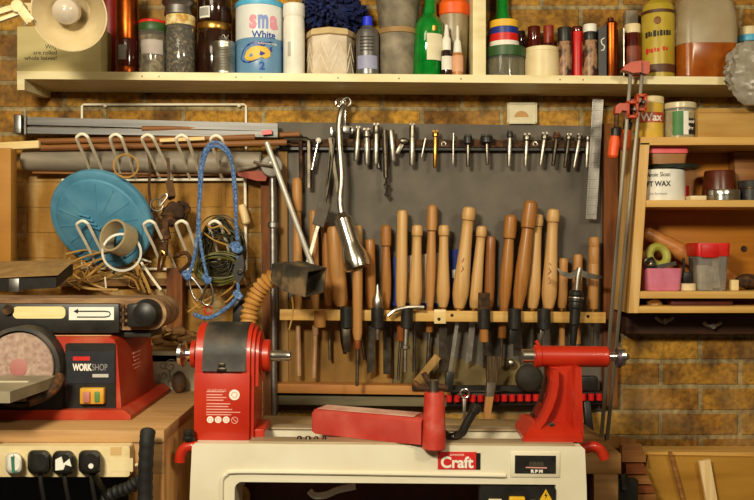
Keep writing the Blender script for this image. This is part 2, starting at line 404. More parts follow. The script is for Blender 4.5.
# red tin behind the copper bottle
can('red_tin', 'deep red tin half hidden between the lamp and the copper bottle', 'tin', 98, 122, -12, .07,
    [('body', mat('deep_red_tin', ['#6a0e0a', '#821610'], .4), cyl(0, .95)), ('lid', MATS.get('deep_red_tin') or m_redpl, cyl(.951, 1, .9))])
# copper coloured bottle
t, c, Rr, H = can('copper_bottle', 'tall shiny copper and dark brown bottle right of the tea box', 'bottle', 116, 138, -16, .21,
    [('body', m_maroon, cyl(.08, .38)), ('base_band', m_copper, cyl(0, .08)), ('upper_sleeve', m_copper, cyl(.381, .92)), ('cap', m_copper, cyl(.921, 1, .86))])
label_on(t, c, Rr, H, mat('grey_barcode_label', ['#77706a', '#8d8680'], .6), -30, 12, .15, .31)
# jar with green and red lid
t, c, Rr, H = can('glass_jar', 'clear glass jar with a green banded red lid and a grey label', 'jar', 139, 166, 22, .20,
    [('glass', m_clear, cyl(0, .84, 1, .06)), ('lid', m_greenpl, cyl(.80, .95, 1.02)), ('lid_rim', m_redpl, cyl(.951, 1, 1.0)),
     ('contents', mat('pale_fixings', ['#4a3e2c', '#8a7a5c', '#cbbd9e'], .6, scale=(70, 70, 70), bump=.5), cyl(.02, .72, .9))])
label_on(t, c, Rr, H, mat('grey_label', ['#a89c94', '#bdb2aa'], .6), -35, 60, .36, .62, th=.0008)
# jar of fixings, cream lid
t, c, Rr, H = can('glass_jar', 'glass jar full of dark screws with a patterned cream lid', 'jar', 166, 195, 17, .20,
    [('glass', m_clear, cyl(0, .86, 1, .06)), ('contents', m_contents, cyl(.02, .8, .93)), ('lid', mat('cream_gold_lid', ['#e9dcb4', '#e0cb8c', '#b98a34'], .4, scale=(45, 45, 45), spread=.14), cyl(.83, 1, 1.0))])
can('pewter_tin', 'round pewter tin standing on the patterned cream jar lid', 'tin', 162, 194, -14, .20,
    [('body', m_alum, [(.8, 0), (.86, .04), (.80, .3), (.99, .42), (1, .9), (.96, 1)])], zb=c.z + H + .0005)
# dark jars stacked
t, c, Rr, H = can('dark_coffee_jar', 'dark brown jar with gold lid, lower of the stacked pair', 'jar', 197, 232, 25, .13,
    [('body', m_darkjar, cyl(0, .86, 1, .06)), ('lid', m_brass, cyl(.86, 1, .98))])
t2, c2, R2, H2 = can('dark_coffee_jar', 'dark brown jar with barcode, upper one on the gold lid', 'jar', 197, 232, -22, .13,
    [('body', m_darkjar, cyl(0, .86, 1, .06)), ('lid', m_brass, cyl(.86, 1, .98))], zb=c.z + H + .0005)
lb2 = label_on(t2, c2, R2, H2, m_whitepap, -42, -4, .06, .30)
mb = MB()
for k in range(9): mb.arc(c2, R2 + .0013, -39 + k * 3.6, -39 + k * 3.6 + 1.8, c2.z + .1 * H2, c2.z + .27 * H2, .0003, 2)
part('barcode', mb, m_ink, lb2)
# small ribbed metal can
prof = [(.97, 0), (1.0, .03)]
for k in range(9): prof += [(.97, .1 + k * .085), (.93, .14 + k * .085)]
prof += [(.97, .9), (1.0, .95), (.97, 1)]
t, c, Rr, H = can('ribbed_can', 'small shiny ribbed food can before the dark stacked jars', 'can', 212, 236, 43, .225, [('can', m_steel, prof)])
mb = MB()
for k in range(5):
    a = k * 1.3; mb.tube([c + V(.012 * math.cos(a), .012 * math.sin(a), H + .002), c + V(.012 * math.cos(a + .8), .01 * math.sin(a + 1), H + .014 + .002 * k), c + V(-.012 * math.cos(a), .012 * math.sin(a + 2), H + .004)], .0016, 6)
solo('wire_scrap', mb, m_steel, 'twisted scrap of silver wire on top of the ribbed can', 'wire')
# formula tin
m_tinblue = mat('powder_blue_tin', ['#5c86ad', '#6c95ba'], .35, bump=.02, scale=(4, 4, 4))
m_tinwhite = mat('white_tin_print', ['#d9dbda', '#e8e9e6'], .35, bump=.02)
t, c, Rr, H = can('milk_powder_tin', 'large white and blue milk powder tin with yellow emblem', 'tin', 236, 284, 5, .178,
    [('body', m_tinwhite, cyl(.48, .93, 1, .015)), ('lower_band', m_tinblue, cyl(0, .48, 1, .015)), ('lid', m_lightblue, [(.98, .925), (1.03, .93), (1.03, .985), (1.0, 1), (.97, .99)])])
fr = fd(c); b0 = R(fr)
def on_tin(px, py):                                     # survey point -> angle and height on the tin
    x = (px - 260) * S(.185); return b0 + math.asin(max(-.95, min(.95, x / Rr))), Z(py, .185)
for ch, px, m in (('s', 253, m_inkpink), ('m', 263, mat('periwinkle_print', ['#7f93cf', '#8fa3da'], .6, bump=0)), ('a', 274.5, m_inkpink)):
    text(ch, .070, (c.x, c.y, Z(27.5, .185)), m, t, bend=(Rr + .0008, b0 + (px - 260) * S(.185) / Rr), bold=.003, sx=.56 if ch == 'm' else .78)
text('White', .026, (c.x, c.y, Z(37.5, .185)), m_inkblue, t, bend=(Rr + .0008, b0 + 4 * S(.185) / Rr), bold=.0005)
def patch(poly, off, m, name):
    mb = MB(); a = []; b = []
    for px, py in poly:
        an, z = on_tin(px, py)
        a.append(V(c.x + math.sin(an) * (Rr + off), c.y - math.cos(an) * (Rr + off), z)); b.append(V(c.x + math.sin(an) * (Rr + off + .0005), c.y - math.cos(an) * (Rr + off + .0005), z))
    # fan with strips so it follows the curve
    n = len(a); cen = sum(((p) for p in b), Vector()) / n
    d_ = Vector((cen.x - c.x, cen.y - c.y, 0)).normalized() * (Rr + off + .0005); cen = V(c.x + d_.x, c.y + d_.y, cen.z)
    vb = [mb.bm.verts.new(p) for p in b]; va = [mb.bm.verts.new(p) for p in a]; vc = mb.bm.verts.new(cen)
    for i in range(n):
        j = (i + 1) % n; mb.bm.faces.new((vb[i], vb[j], vc)); mb.bm.faces.new((va[i], va[j], vb[j], vb[i]))
    part(name, mb, m, t)
patch([(241, 58), (243, 50), (248, 44), (255, 41), (264, 42), (272, 41), (282, 43), (282, 47), (272, 46), (272, 51), (262, 55), (258, 60), (250, 63), (244, 62)], .0006, m_bluepl, 'emblem_border')
patch([(245, 57), (247, 51), (252, 47), (259, 46), (266, 47), (270, 51), (270, 56), (265, 59), (262, 57), (258, 59), (252, 61), (247, 60)], .0014, m_yellow, 'emblem')
text('2', .030, (c.x, c.y, Z(69.5, .185)), m_inkblue, t, bend=(Rr + .0008, b0 + 2 * S(.185) / Rr), bold=.001)
text('follow-on milk', .0095, (c.x, c.y, Z(44.5, .185)), m_inkw, t, bend=(Rr + .0022, b0 + 8 * S(.185) / Rr))
# white plastic bottle
t, c, Rr, H = can('white_bottle', 'plain white plastic bottle with a wide white cap, right of the milk tin', 'bottle', 283, 305, 5, .22,
    [('body', m_white, [(.9, 0), (.97, .02), (.97, .75), (.93, .80), (.93, .83)]), ('cap', m_white, [(.96, .82), (1, .83), (1, .99), (.95, 1)])])
label_on(t, c, Rr * .97, H, mat('faded_print', ['#aaa695', '#bdb8a8'], .6), -28, -12, .25, .45)
# carved pot + blue duster
t, c, Rr, H = can('carved_pot', 'octagonal pale carved pot holding the blue duster', 'pot', 305, 356, 33, .172, [])
mb = MB(); mb.rev([(Rr * q, h * H) for q, h in ((.88, 0), (.93, .02), (.93, .84), (.9, .85), (.84, .85), (.84, .1))], c, (0, 0, 1), 8)
potb = part('body', mb, m_stone, t)
mb = MB(); mb.rev([(Rr * q, h * H) for q, h in ((.92, .85), (1.0, .87), (1.0, .95), (.94, 1), (.84, 1), (.84, .86))], c, (0, 0, 1), 8)
part('rim', mb, mat('pot_rim_tan', ['#c3a877', '#d5bd90'], .5), t)
mb = MB()
for k in range(8):
    a0, a1 = 2 * math.pi * k / 8, 2 * math.pi * (k + 1) / 8
    p = lambda f, h: c + V(math.cos(a0 + (a1 - a0) * 0) * (1 - f) + math.cos(a1) * f, math.sin(a0) * (1 - f) + math.sin(a1) * f, 0) * Rr * .94 + V(0, 0, h * H)
    p2 = lambda f, h: (lambda A, B: c + (A * (1 - f) + B * f) * Rr * .93 + V(0, 0, h * H))(V(math.sin(a0), math.cos(a0), 0), V(math.sin(a1), math.cos(a1), 0))
    for h in (.08, .36):
        mb.bar(p2(.08, h), p2(.5, h + .36), .004, .003, (math.sin((a0 + a1) / 2), math.cos((a0 + a1) / 2), 0)); mb.bar(p2(.5, h + .36), p2(.92, h), .004, .003, (math.sin((a0 + a1) / 2), math.cos((a0 + a1) / 2), 0))
part('carving', mb, mat('pot_relief', ['#d3c4ac', '#e2d6c2'], .55), potb)
dc = V(X(333, .10), -.105, Z(12, .10))
mb = MB(); mb.ball(dc, .055, (1.25, .85, .85), 20, 12)
for k in range(420):
    th_ = math.acos(random.uniform(-.85, 1)); ph = random.uniform(0, 6.28); n = V(math.sin(th_) * math.cos(ph) * 1.25, math.sin(th_) * math.sin(ph) * .9, math.cos(th_) * .85)
    p = dc + n * .052; q = dc + n * random.uniform(.068, .078) + V(random.uniform(-.01, .01), random.uniform(-.006, .006), random.uniform(-.012, .004))
    if q.y < -SF + .005: q.y = -SF + .005
    mb.tube([p, q], .0048, 5, 1)
solo('chenille_duster', mb, m_bluefluff, 'shaggy royal blue duster head sitting in the carved pot', 'duster')
# silver bottle blue cap
t, c, Rr, H = can('silver_bottle', 'silver squeeze bottle with a bright blue cap', 'bottle', 356, 379, 17, .22,
    [('body', m_silverpl, [(.92, 0), (1, .02), (1, .68), (.9, .76), (.55, .82), (.5, .84)]), ('cap', mat('bright_blue_cap', ['#1a2bd0', '#2a3be6'], .35), [(.42, .84), (.45, .85), (.42, .99), (.36, 1)])])
label_on(t, c, Rr, H, mat('lilac_label', ['#8d8fb0', '#a2a4c2'], .5), -55, 55, .1, .32)
mb = MB()
for k in range(5): mb.arc(c, Rr + .0006, -40, 30, c.z + H * (.40 + .055 * k), c.z + H * (.415 + .055 * k), .0004, 8)
part('print', mb, m_ink, t)
# galvanised tubs
t, c, Rr, H = can('grey_tub', 'weathered grey tub with tan rim, lower of two stacked', 'tub', 377, 418, 31, .17,
    [('body', m_galv, [(.9, 0), (.93, .02), (.97, .88)]), ('rim', mat('tan_rim', ['#8a6a40', '#a5834f'], .6), [(.97, .88), (1.02, .89), (1.02, .99), (.98, 1)])])
can('grey_tub', 'weathered grey flaring tub, upper one stacked on the tan rim', 'tub', 374, 422, -20, .17,
    [('body', m_galv, [(.74, 0), (.78, .03), (1, .92), (1.03, .94), (1.03, 1)])], zb=c.z + H + .0005)
# green bottle
t, c, Rr, H = can('green_bottle', 'leaning green glass bottle with a cream label', 'bottle', 412, 441, -12, .20,
    [('glass', m_green_gl, [(.9, .004), (1, .03), (1, .52), (.97, .58), (.8, .64), (.48, .70), (.42, .78), (.40, .9)]), ('cap', m_green_gl, [(.43, .9), (.45, .91), (.45, .99), (.4, 1)])], lean=3)
label_on(t, c + V(.0045, 0, 0), Rr + .0014, H, m_paper, -8, 62, .17, .46, th=.0007)
mb = MB(); mb.arc(c + V(.008, 0, 0), Rr + .0012, 8, 26, c.z + .49 * H, c.z + .545 * H, .0007); part('badge', mb, m_brass, t)
mb = MB()
for k in range(5): mb.arc(c + V(.0045, 0, 0), Rr + .0022, 2, 50 - 6 * (k % 2), c.z + H * (.22 + .04 * k), c.z + H * (.232 + .04 * k), .0003, 8)
part('print', mb, m_inkred, t)
# jug with orange lid, behind
t, c, Rr, H = can('frosted_jug', 'cloudy plastic jug with an orange lid, behind the glue bottles', 'jug', 436, 470, -6, .13,
    [('body', m_frost, [(.72, 0), (.76, .02), (.92, .72), (.92, .74)]), ('lid', m_orange, [(.93, .735), (.98, .745), (.98, .86), (.8, .9), (.78, 1)])])
# glue bottles
t, c, Rr, H = can('glue_bottle', 'small dark dropper bottle with white label and white nozzle', 'bottle', 441, 452, 25, .235,
    [('body', m_darkjar, cyl(0, .5, 1, .1)), ('nozzle', m_white, [(.75, .5), (.8, .52), (.78, .72), (.5, .78), (.28, 1)])])
label_on(t, c, Rr, H, m_whitepap, -60, 60, .12, .38)
t, c, Rr, H = can('glue_bottle', 'small amber glue bottle with a tall white nozzle', 'bottle', 452, 463, 26, .24,
    [('body', mat('amber_plastic', ['#a86a3a', '#c48652'], .3), cyl(0, .46, 1, .1)), ('nozzle', m_white, [(.75, .46), (.8, .48), (.6, .68), (.3, .74), (.2, 1)])])
label_on(t, c, Rr, H, mat('peach_label', ['#d39a72', '#e0ac88'], .6), -70, 70, .08, .40)
# right bay
t, c, Rr, H = can('green_lid_jar', 'wide clear jar with a dark green lid under the tape rolls', 'jar', 485, 525, 49, .19,
    [('glass', m_clear, cyl(0, .7, .96, .05)), ('contents', mat('olive_powder', ['#5d5730', '#7d764a'], .8), cyl(.03, .6, .86)), ('lid', m_greenpl, cyl(.66, 1, 1.02))])
zt = c.z + H + .0004
for nm, m, y0, col, w in (('white', m_white, 43, 'white', 30), ('red', m_redpl, 35.5, 'red', 29), ('blue', m_bluepl, 29, 'blue', 28), ('yellow', m_yellow, 22, 'yellow', 29)):
    top = Z(y0 + .3, .13); rr = w / 2 * S(.13); cx = X(504, .13)
    mb = MB(); mb.rev([(rr * .55, 0), (rr, 0), (rr, top - zt), (rr * .55, top - zt)], (cx, -.13, zt), (0, 0, 1), 32)
    solo('tape_roll', mb, m, f'{col} insulating tape roll in the stack on the green jar lid', 'tape', 'insulating tape rolls on the green jar')
    zt = top + .0004
can('green_bottle', 'slim dark green bottle neck rising behind the stacked tape rolls', 'bottle', 494, 510, -20, .05,
    [('glass', m_green_gl, [(1, 0), (1.1, .02), (1.1, .6), (.8, .7), (.75, 1)])])
t, c, Rr, H = can('white_tub', 'squat white lidded tub right of the green lid jar', 'tub', 524, 559, 49, .19,
    [('body', m_cream_pl, cyl(0, .86, 1, .04)), ('lid', m_cream_pl, cyl(.85, 1, .97))])
can('red_bottle', 'dark red bottle behind the white tub, left of two', 'bottle', 527, 541, 27, .085, [('body', m_maroon, cyl(0, .75)), ('cap', m_maroon, cyl(.75, 1, .9))], 'dark red bottles behind the white tub')
can('red_bottle', 'dark red bottle behind the white tub, right of two', 'bottle', 543, 554, 26, .085, [('body', m_maroon, cyl(0, .7)), ('cap', mat('brick_red_cap', ['#7d2412', '#94301a'], .4), cyl(.7, 1, .95))], 'dark red bottles behind the white tub')
can('brown_bottle', 'short brown bottle right behind the tape rolls', 'bottle', 514, 526, 32, .075, [('body', m_darkjar, cyl(0, .8)), ('cap', m_darkjar, cyl(.8, 1, .9))])
m_pic = mat('picture_label', ['#4a1810', '#a87f5c', '#1c0f0c', '#7d3a2a'], .4, scale=(40, 40, 28), spread=.2)
t, c, Rr, H = can('sauce_bottle', 'dark spray bottle with picture label, black cap', 'bottle', 557, 572, 28, .2,
    [('body', m_pic, cyl(0, .72)), ('cap', m_black, cyl(.72, 1, .93))])
t, c, Rr, H = can('red_can', 'slim bright red can between the picture bottles', 'can', 571, 583, 27, .17, [('body', m_redpl, cyl(0, .9)), ('cap', m_maroon, cyl(.9, 1, .9))])
t, c, Rr, H = can('sauce_bottle', 'bottle with fruit picture label and white cap', 'bottle', 582, 598, 25, .21,
    [('body', m_pic, cyl(0, .7)), ('neck', m_black, cyl(.7, .86, .82)), ('cap', m_white, cyl(.86, 1, .84))])
d0, d1 = .165, .13; zb = shz(X(610, d0)); ty = Z(20, d0)
t = thing('oil_tin', (X(609, d0), -.15, zb), 'flat oblong tin with black face and copper side', 'tin')
mb = MB(); mb.slab([(X(598.5, d0), zb), (X(606.5, d0), zb), (X(606.5, d0), ty - .010), (X(598.5, d0), ty - .025)], .09, d0); part('front_face', mb, m_black, t)
mb = MB(); mb.rev([(.017, 0), (.0185, .003), (.0185, ty - zb - .006), (.014, ty - zb)], (X(613.2, d0), -.145, zb), (0, 0, 1), 20); part('side', mb, m_copper, t)
part('cap', MB().rod((X(613, d0), -.14, ty), (X(613, d0), -.14, ty + .012), .009), m_maroon, t)
mb = MB(); mb.tube([W(604.5, 38, d0 + .001), W(601.5, 40, d0 + .001), W(602, 44, d0 + .001), W(604.5, 46, d0 + .001), W(603.5, 50, d0 + .001), W(601, 50, d0 + .001)], .0016, 6, 4); part('swirl_mark', mb, m_inkw, t)
mb = MB(); mb.box((X(622.3, .14), -.10, zb + .07), (.003, .11, .14)); solo('steel_plate', mb, m_steel, 'thin steel plate on edge between copper tin and dark red jar', 'plate')
t, c, Rr, H = can('dark_red_jar', 'dark red jar with cream cap left of the yellow bottle', 'jar', 624, 641, 25, .17,
    [('body', m_maroon, cyl(0, .84)), ('cap', m_cream_pl, cyl(.84, 1, .92))])
label_on(t, c, Rr, H, mat('brown_picture_label', ['#5a1c10', '#7a3018', '#a8603a'], .5), -60, 60, .12, .6)
mb = MB(); mb.box((X(631, .04), -.035, (shz(.7) + Z(8, .07)) / 2), (.036, .03, Z(8, .07) - shz(.7)), None, .002)
solo('grey_tin', mb, m_galv, 'narrow grey tin standing behind the cream capped jar', 'tin')
t, c, Rr, H = can('yellow_oil_bottle', 'tall yellow labelled bottle of finishing oil beside the amber jug', 'bottle', 642, 674, 0, .19,
    [('body', mat('yellow_oil_label', ['#a88e22', '#bba238', '#a07f1c'], .35, scale=(14, 14, 6)), [(.94, 0), (1, .015), (1, .82), (.9, .92), (.55, .99), (.5, 1)]), ('cap', m_darkjar, [(.45, 1), (.5, 1.01), (.5, 1.12), (.4, 1.13)])])
b0 = R(fd(c))
mb = MB(); mb.arc(c, Rr + .0005, -75 + fd(c), 75 + fd(c), c.z + .80 * H, c.z + .84 * H); part('brown_band', mb, mat('brown_print', ['#4a2812', '#5c3418'], .5, bump=0), t); mb = MB(); mb.arc(c, Rr + .0005, -75 + fd(c), 75 + fd(c), c.z + .07 * H, c.z + .17 * H); part('brown_band', mb, mat('brown_print', ['#4a2812', '#5c3418'], .5, bump=0), t)
mb = MB(); mb.ball((c.x + math.sin(b0) * Rr, c.y - math.cos(b0) * Rr, c.z + .70 * H), .011, (1, .25, 1)); part('crest', mb, mat('crest_print', ['#6a3a18', '#9a6a3a'], .5), t)
mb = MB()
for a_, w_, h0, h1 in ((-46, 9, .50, .57), (-34, 7, .51, .575), (-25, 5, .51, .56), (-16, 10, .505, .58), (-3, 6, .51, .57), (6, 9, .51, .58), (18, 7, .515, .575), (28, 9, .515, .58), (40, 6, .52, .58)):
    mb.arc(c, Rr + .0006, fd(c) + a_, fd(c) + a_ + w_, c.z + h0 * H, c.z + h1 * H, .0005, 3)
part('print', mb, m_ink, t)
mb = MB()
for a_, w_, h0, h1 in ((-44, 10, .30, .37), (-32, 6, .32, .36), (-24, 8, .31, .36), (-12, 5, .32, .37), (-4, 9, .32, .36), (16, 8, .33, .38), (27, 6, .33, .37)):
    mb.arc(c, Rr + .0006, fd(c) + a_, fd(c) + a_ + w_, c.z + h0 * H, c.z + h1 * H, .0005, 3)
part('print', mb, m_inkred, t)
# amber jug
d_ = .112; xj, zb = X(702, d_), shz(X(702, d_)); hw = 29 * S(d_); hd = .07
t = thing('plastic_jerrycan', (xj, -d_, zb), 'translucent plastic jug half full of amber liquid', 'jug')
def rrect(cx, cy, z, a, b, r, n=5):
    out = []
    for qx, qy, a0 in ((1, 1, 0), (-1, 1, 90), (-1, -1, 180), (1, -1, 270)):
        for k in range(n + 1):
            an = R(a0 + 90 * k / n); out.append(V(cx + qx * (a - r) + r * math.cos(an), cy + qy * (b - r) + r * math.sin(an), z))
    return out
H = .29
mb = MB(); mb.loft([rrect(xj, -d_, zb + h * H, hw * f, hd * f, .034 * f) for h, f in ((.331, .99), (.45, 1), (.62, .98), (.74, .88), (.85, .66), (.93, .42), (1.0, .3), (1.06, .3))])
part('upper_body', mb, m_frost, t)
mb = MB(); mb.loft([rrect(xj, -d_, zb + h * H, hw * f, hd * f, .034 * f) for h, f in ((0, .95), (.02, 1), (.33, 1))])
part('liquid_body', mb, m_amber, t, 'amber liquid')
mb = MB(); mb.tube([V(xj - .055, -d_, zb + H * .82), V(xj - .072, -d_, zb + H * .92), V(xj - .055, -d_, zb + H * 1.02), V(xj - .01, -d_, zb + H * 1.03)], .009); part('handle', mb, m_frost, t)
can('blue_lid_jar', 'jar with blue band behind the plastic bag at shelf end', 'jar', 738, 758, 28, .10, [('glass', m_clear, cyl(0, .75)), ('lid', m_lightblue, cyl(.75, .86)), ('lid_top', m_cream_pl, cyl(.86, 1, .95))])
# plastic bag hanging over the shelf end
mb = MB(); bc = W(752, 76, .222)
rings = []
for i in range(23):
    f = i / 22; z_ = Z(44, .22) + (Z(106, .22) - Z(44, .22)) * f; rr = .074 * (math.sin(math.pi * min(1, .1 + f * .86)) ** .55)
    ring_ = []
    for k in range(36):
        a = 2 * math.pi * k / 36; q = rr * (1 + .10 * math.sin(5 * a + 3 * f) + random.uniform(-.13, .10)); ring_.append(V(bc.x + q * math.cos(a), bc.y - .012 + .55 * q * math.sin(a), z_))
    rings.append(ring_)
mb.loft(rings); solo('plastic_bag', mb, m_bag, 'crumpled cloudy white plastic bag hanging at the right shelf end', 'bag')

# ------------------------------------------------------------------ desk lamp in front of the shelf
t = thing('desk_lamp', W(20, 14, .5), 'cream bell shaded desk lamp on a jointed arm, top left', 'lamp')
ax = V(.12, -.86, -.34).normalized(); c0 = W(69, 14, .50)
Ro = 37 * S(.5) * 1.0
mb = MB(); prof_o = [(.030, -.105), (.036, -.10), (.042, -.07), (.06, -.045), (Ro * .95, -.006), (Ro, 0)]
prof = [(.028, -.106)] + prof_o + [(Ro - .003, .0), (Ro * .95 - .003, -.008), (.056, -.046), (.038, -.07), (.030, -.095)]
mb.rev(prof, c0, ax, 40); part('lamp_shade', mb, mat('cream_lamp_enamel', ['#c9b488', '#d6c49c'], .35, bump=.02), t)
cb = c0 - ax * .040 + V(-.012, 0, .004)
mb = MB(); mb.rev([(.012, -.055), (.013, -.03), (.022, -.015), (.031, .005), (.0335, .02), (.030, .036), (.018, .048), (.002, .052)], cb - ax * .012, ax, 28)
part('bulb', mb, mat('pearl_bulb_glass', ['#b9ab98', '#c9bca9'], .12, coat=.6, bump=0), t)
mb = MB(); mb.rod(c0 - ax * .175, c0 - ax * .095, .026, .032, 24); part('lamp_holder', mb, MATS['cream_lamp_enamel'], t)
pj = W(20, 8, .5); pe = c0 - ax * .15
mb = MB(); mb.rod(pj + V(0, .014, 0), pj + V(0, -.020, 0), .015, None, 20); mb.rod(W(29, 20, .51), W(29, 20, .53), .006); part('hinge', mb, m_cream_pl, t)
mb = MB(); mb.bar(pj, pe, .022, .012, bev=.002); mb.bar(W(20, 8, .515), W(31, 22, .515), .022, .006, bev=.002); part('shade_bracket', mb, m_cream_pl, t)
mb = MB(); mb.bar(W(22, 5, .5), W(-45, 26, .5), .014, .012, bev=.002); part('arm', mb, m_cream_pl, t)
mb = MB(); mb.bar(W(20, 13, .5), W(-45, 36, .5), .010, .012, bev=.002); part('arm', mb, m_cream_pl, t)
# ------------------------------------------------------------------ white wire rack with long stock on it
t = thing('wire_rack', (X(160, .03), -.03, Z(280, .03)), 'white coated wire wall rack with two rows of long slanting hooks', 'rack')
mb = MB(); r = .0042
mb.tube([W(62, 180, .02), W(245, 179.5, .02), W(245, 180, .02), W(246, 270, .02)], r, 8, 1)
mb.tube([W(82, 180, .02), W(82, 268, .02), W(246, 270, .02)], r, 8, 1)
mb.tube([W(82, 180, .01), W(82, 106, .01), W(83.5, 104.5, .01), W(244.5, 104.5, .01), W(246, 106, .01), W(246, 180, .01)], r * .85, 8, 1)
for px in (105, 239): mb.ball(W(px, 105.5, .014), .006)
part('frame', mb, m_wirewhite, t)
def hook(xt, yt, xf0, xf1, yf, dt=.2):
    mb = MB(); m = lambda f, a, b: a + (b - a) * f
    pts = [W(xf0, yf, .02), W(m(.5, xf0, xt - 5), m(.5, yf, yt + 4), m(.5, .02, dt)), W(xt - 5.5, yt + 6, dt - .012), W(xt - 4, yt + 1.5, dt), W(xt, yt, dt + .002), W(xt + 4, yt + 2, dt), W(xt + 6.5, yt + 6, dt - .012), W(m(.5, xf1, xt + 6.5), m(.5, yf, yt + 6), m(.5, .02, dt)), W(xf1, yf, .02)]
    part('hook', mb.tube(pts, .0044, 8, 4), m_wirewhite, t)
for xt, a, b in ((82.5, 93, 106), (116, 122, 136), (148, 160, 173), (182, 190, 201), (216.5, 222, 234)): hook(xt, 134 + (xt - 82) * .012, a, b, 179)
hook(83, 221, 99, 112, 271, .17)
for xt, a, b in ((150, 163, 176), (182, 192, 203), (215, 222, 235)): hook(xt, 221, a, b, 269, .17)

m_railg = mat('dull_grey_rail', ['#5f5e5c', '#737170', '#82807c'], .45, .35, scale=(3, 60, 60))
solo('wooden_dowel', MB().rod(W(142, 128.5, .09), W(206, 128, .075), .0075), m_dowel, 'short brown dowel lying along the grey aluminium rail', 'dowel', 'long sticks on the rack')
t = thing('metal_rail', (X(150, .09), -.09, Z(133, .09)), 'long grey aluminium rail with two flanges lying on the wire rack', 'rail')
mb = MB(); mb.bar(W(26, 121.5, .09), W(278, 128, .06), .022, .03, (0, -1, 0)); part('upper_flange', mb, m_railg, t)
mb = MB(); mb.bar(W(26, 131, .09), W(278, 135, .06), .017, .03, (0, -1, 0)); part('lower_flange', mb, m_railg, t)
mb = MB(); mb.bar(W(24, 127, .085), W(278, 131.5, .055), .010, .018, (0, -1, 0)); part('web', mb, m_darksteel, t)
mb = MB(); mb.box(W(20.5, 125, .09), (.022, .045, .055), None, .004); part('end_block', mb, m_alum, t)
mb = MB(); mb.bar(W(25.3, 134.5, .116), W(25.3, 110, .116), .004, .004); part('pin', mb, m_steel, t)

p = lambda n, a, b, r0, m, l, c, g=None, sg=14: solo(n, MB().rod(a, b, r0, None, sg), m, l, c, g)
mb = MB(); mb.rev([(.028, 0), (.032, .004), (.032, X(262, .05) - X(24, .05) - .004), (.028, X(262, .05) - X(24, .05)), (.026, X(262, .05) - X(24, .05) - .01)], W(24, 160, .05), W(262, 163, .05) - W(24, 160, .05), 28)
solo('plastic_pipe', mb, m_greypipe, 'fat grey plastic pipe lying across the rack hooks', 'pipe')
p('wooden_dowel', W(38, 141.5, .075), W(255, 137, .075), .0085, m_dowel, 'uppermost long brown dowel across the rack, under the grey rail', 'dowel', 'long sticks on the rack')
p('wooden_dowel', W(40, 148, .085), W(287, 142.5, .085), .0085, m_dowel, 'long brown dowel lying on the grey pipe, reaching the metal disc', 'dowel', 'long sticks on the rack')
p('wooden_dowel', W(46, 146.5, .040), W(300, 134, .045), .008, m_dowel, 'long brown dowel behind the others, its end furthest right', 'dowel', 'long sticks on the rack')
solo('softwood_stick', MB().bar(W(-8, 147, .10), W(40, 144.5, .10), .021, .02, bev=.001), m_palestick, 'broken pale softwood stick end at far left beside the brown dowels', 'stick')
solo('softwood_stick', MB().bar(W(160, 140.5, .112), W(205, 138.5, .112), .010, .012, bev=.001), m_palestick, 'pale softwood stick showing between the brown dowels', 'stick')
solo('softwood_stick', MB().bar(W(33, 172, .045), W(150, 173, .045), .010, .012, bev=.001), m_dowel, 'thin tan stick under the grey pipe, left end showing', 'stick')
solo('softwood_stick', MB().bar(W(120, 175.5, .035), W(262, 172, .035), .012, .012, bev=.001), m_dowel, 'thin tan stick under the grey pipe, running behind the blue rope', 'stick')
mb = MB(); mb.rod(W(238, 169, .09), W(262, 165, .09), .009, .003); solo('spike', mb, m_greypipe, 'pointed grey spike lying at the pipe end beside the disc', 'spike')
mb = MB(); mb.slab([(X(238, .08), Z(172, .08)), (X(262, .08), Z(171, .08)), (X(268, .08), Z(175, .08)), (X(266, .08), Z(181, .08)), (X(258, .08), Z(181, .08)), (X(238, .08), Z(176, .08))], .075, .085)
solo('red_offcut', mb, mat('faded_red_paint', ['#8a3320', '#a84a30'], .6), 'pointed faded red strip end beside the metal disc', 'strip')
mb = MB(); mb.bar(W(262, 133, .09), W(272, 132, .09), .012, .01); solo('red_marker', mb, m_redpl, 'small red end of a stick above the dowels', 'stick')

# dark timber and board at far left
solo('hardboard_sheet', MB().span(W(-30, 148, .20), W(17, 272, .16), .002), mat('golden_hardboard', ['#9a661c', '#ad7626', '#b98336'], .6, scale=(5, 5, 12)), 'plain golden brown board standing at the far left edge', 'board')
t = thing('black_plane', W(20, 291, .5), 'black flat tool with a silver band and dusty top lying behind the belt sander', 'tool')
bk = lambda px0, px1, y0, y1, d0, d1, up: MB().loft([[V(X(px0, .36), -d0, Z(y1, .36)), V(X(px1, .36), -d0, Z(y1 - 4, .36)), V(X(px1, .36), -d1, Z(y1 - 4, .36) + up), V(X(px0, .36), -d1, Z(y1, .36) + up)], [V(X(px0, .36), -d0, Z(y0, .36)), V(X(px1, .36), -d0, Z(y0 - 2, .36)), V(X(px1, .36), -d1, Z(y0 - 2, .36) + up), V(X(px0, .36), -d1, Z(y0, .36) + up)]])
part('body', bk(-30, 56, 279.5, 292, .36, .24, .032), m_black, t)
part('band', MB().span((X(9, .36), -.3615, Z(292, .36)), (X(19, .36), -.33, Z(278.5, .36)), .001), m_alum, t)
part('sole', bk(-30, 58, 277.3, 279.3, .362, .235, .038), mat('sawdusty_sole', ['#8b6a3c', '#b08c57'], .9), t)

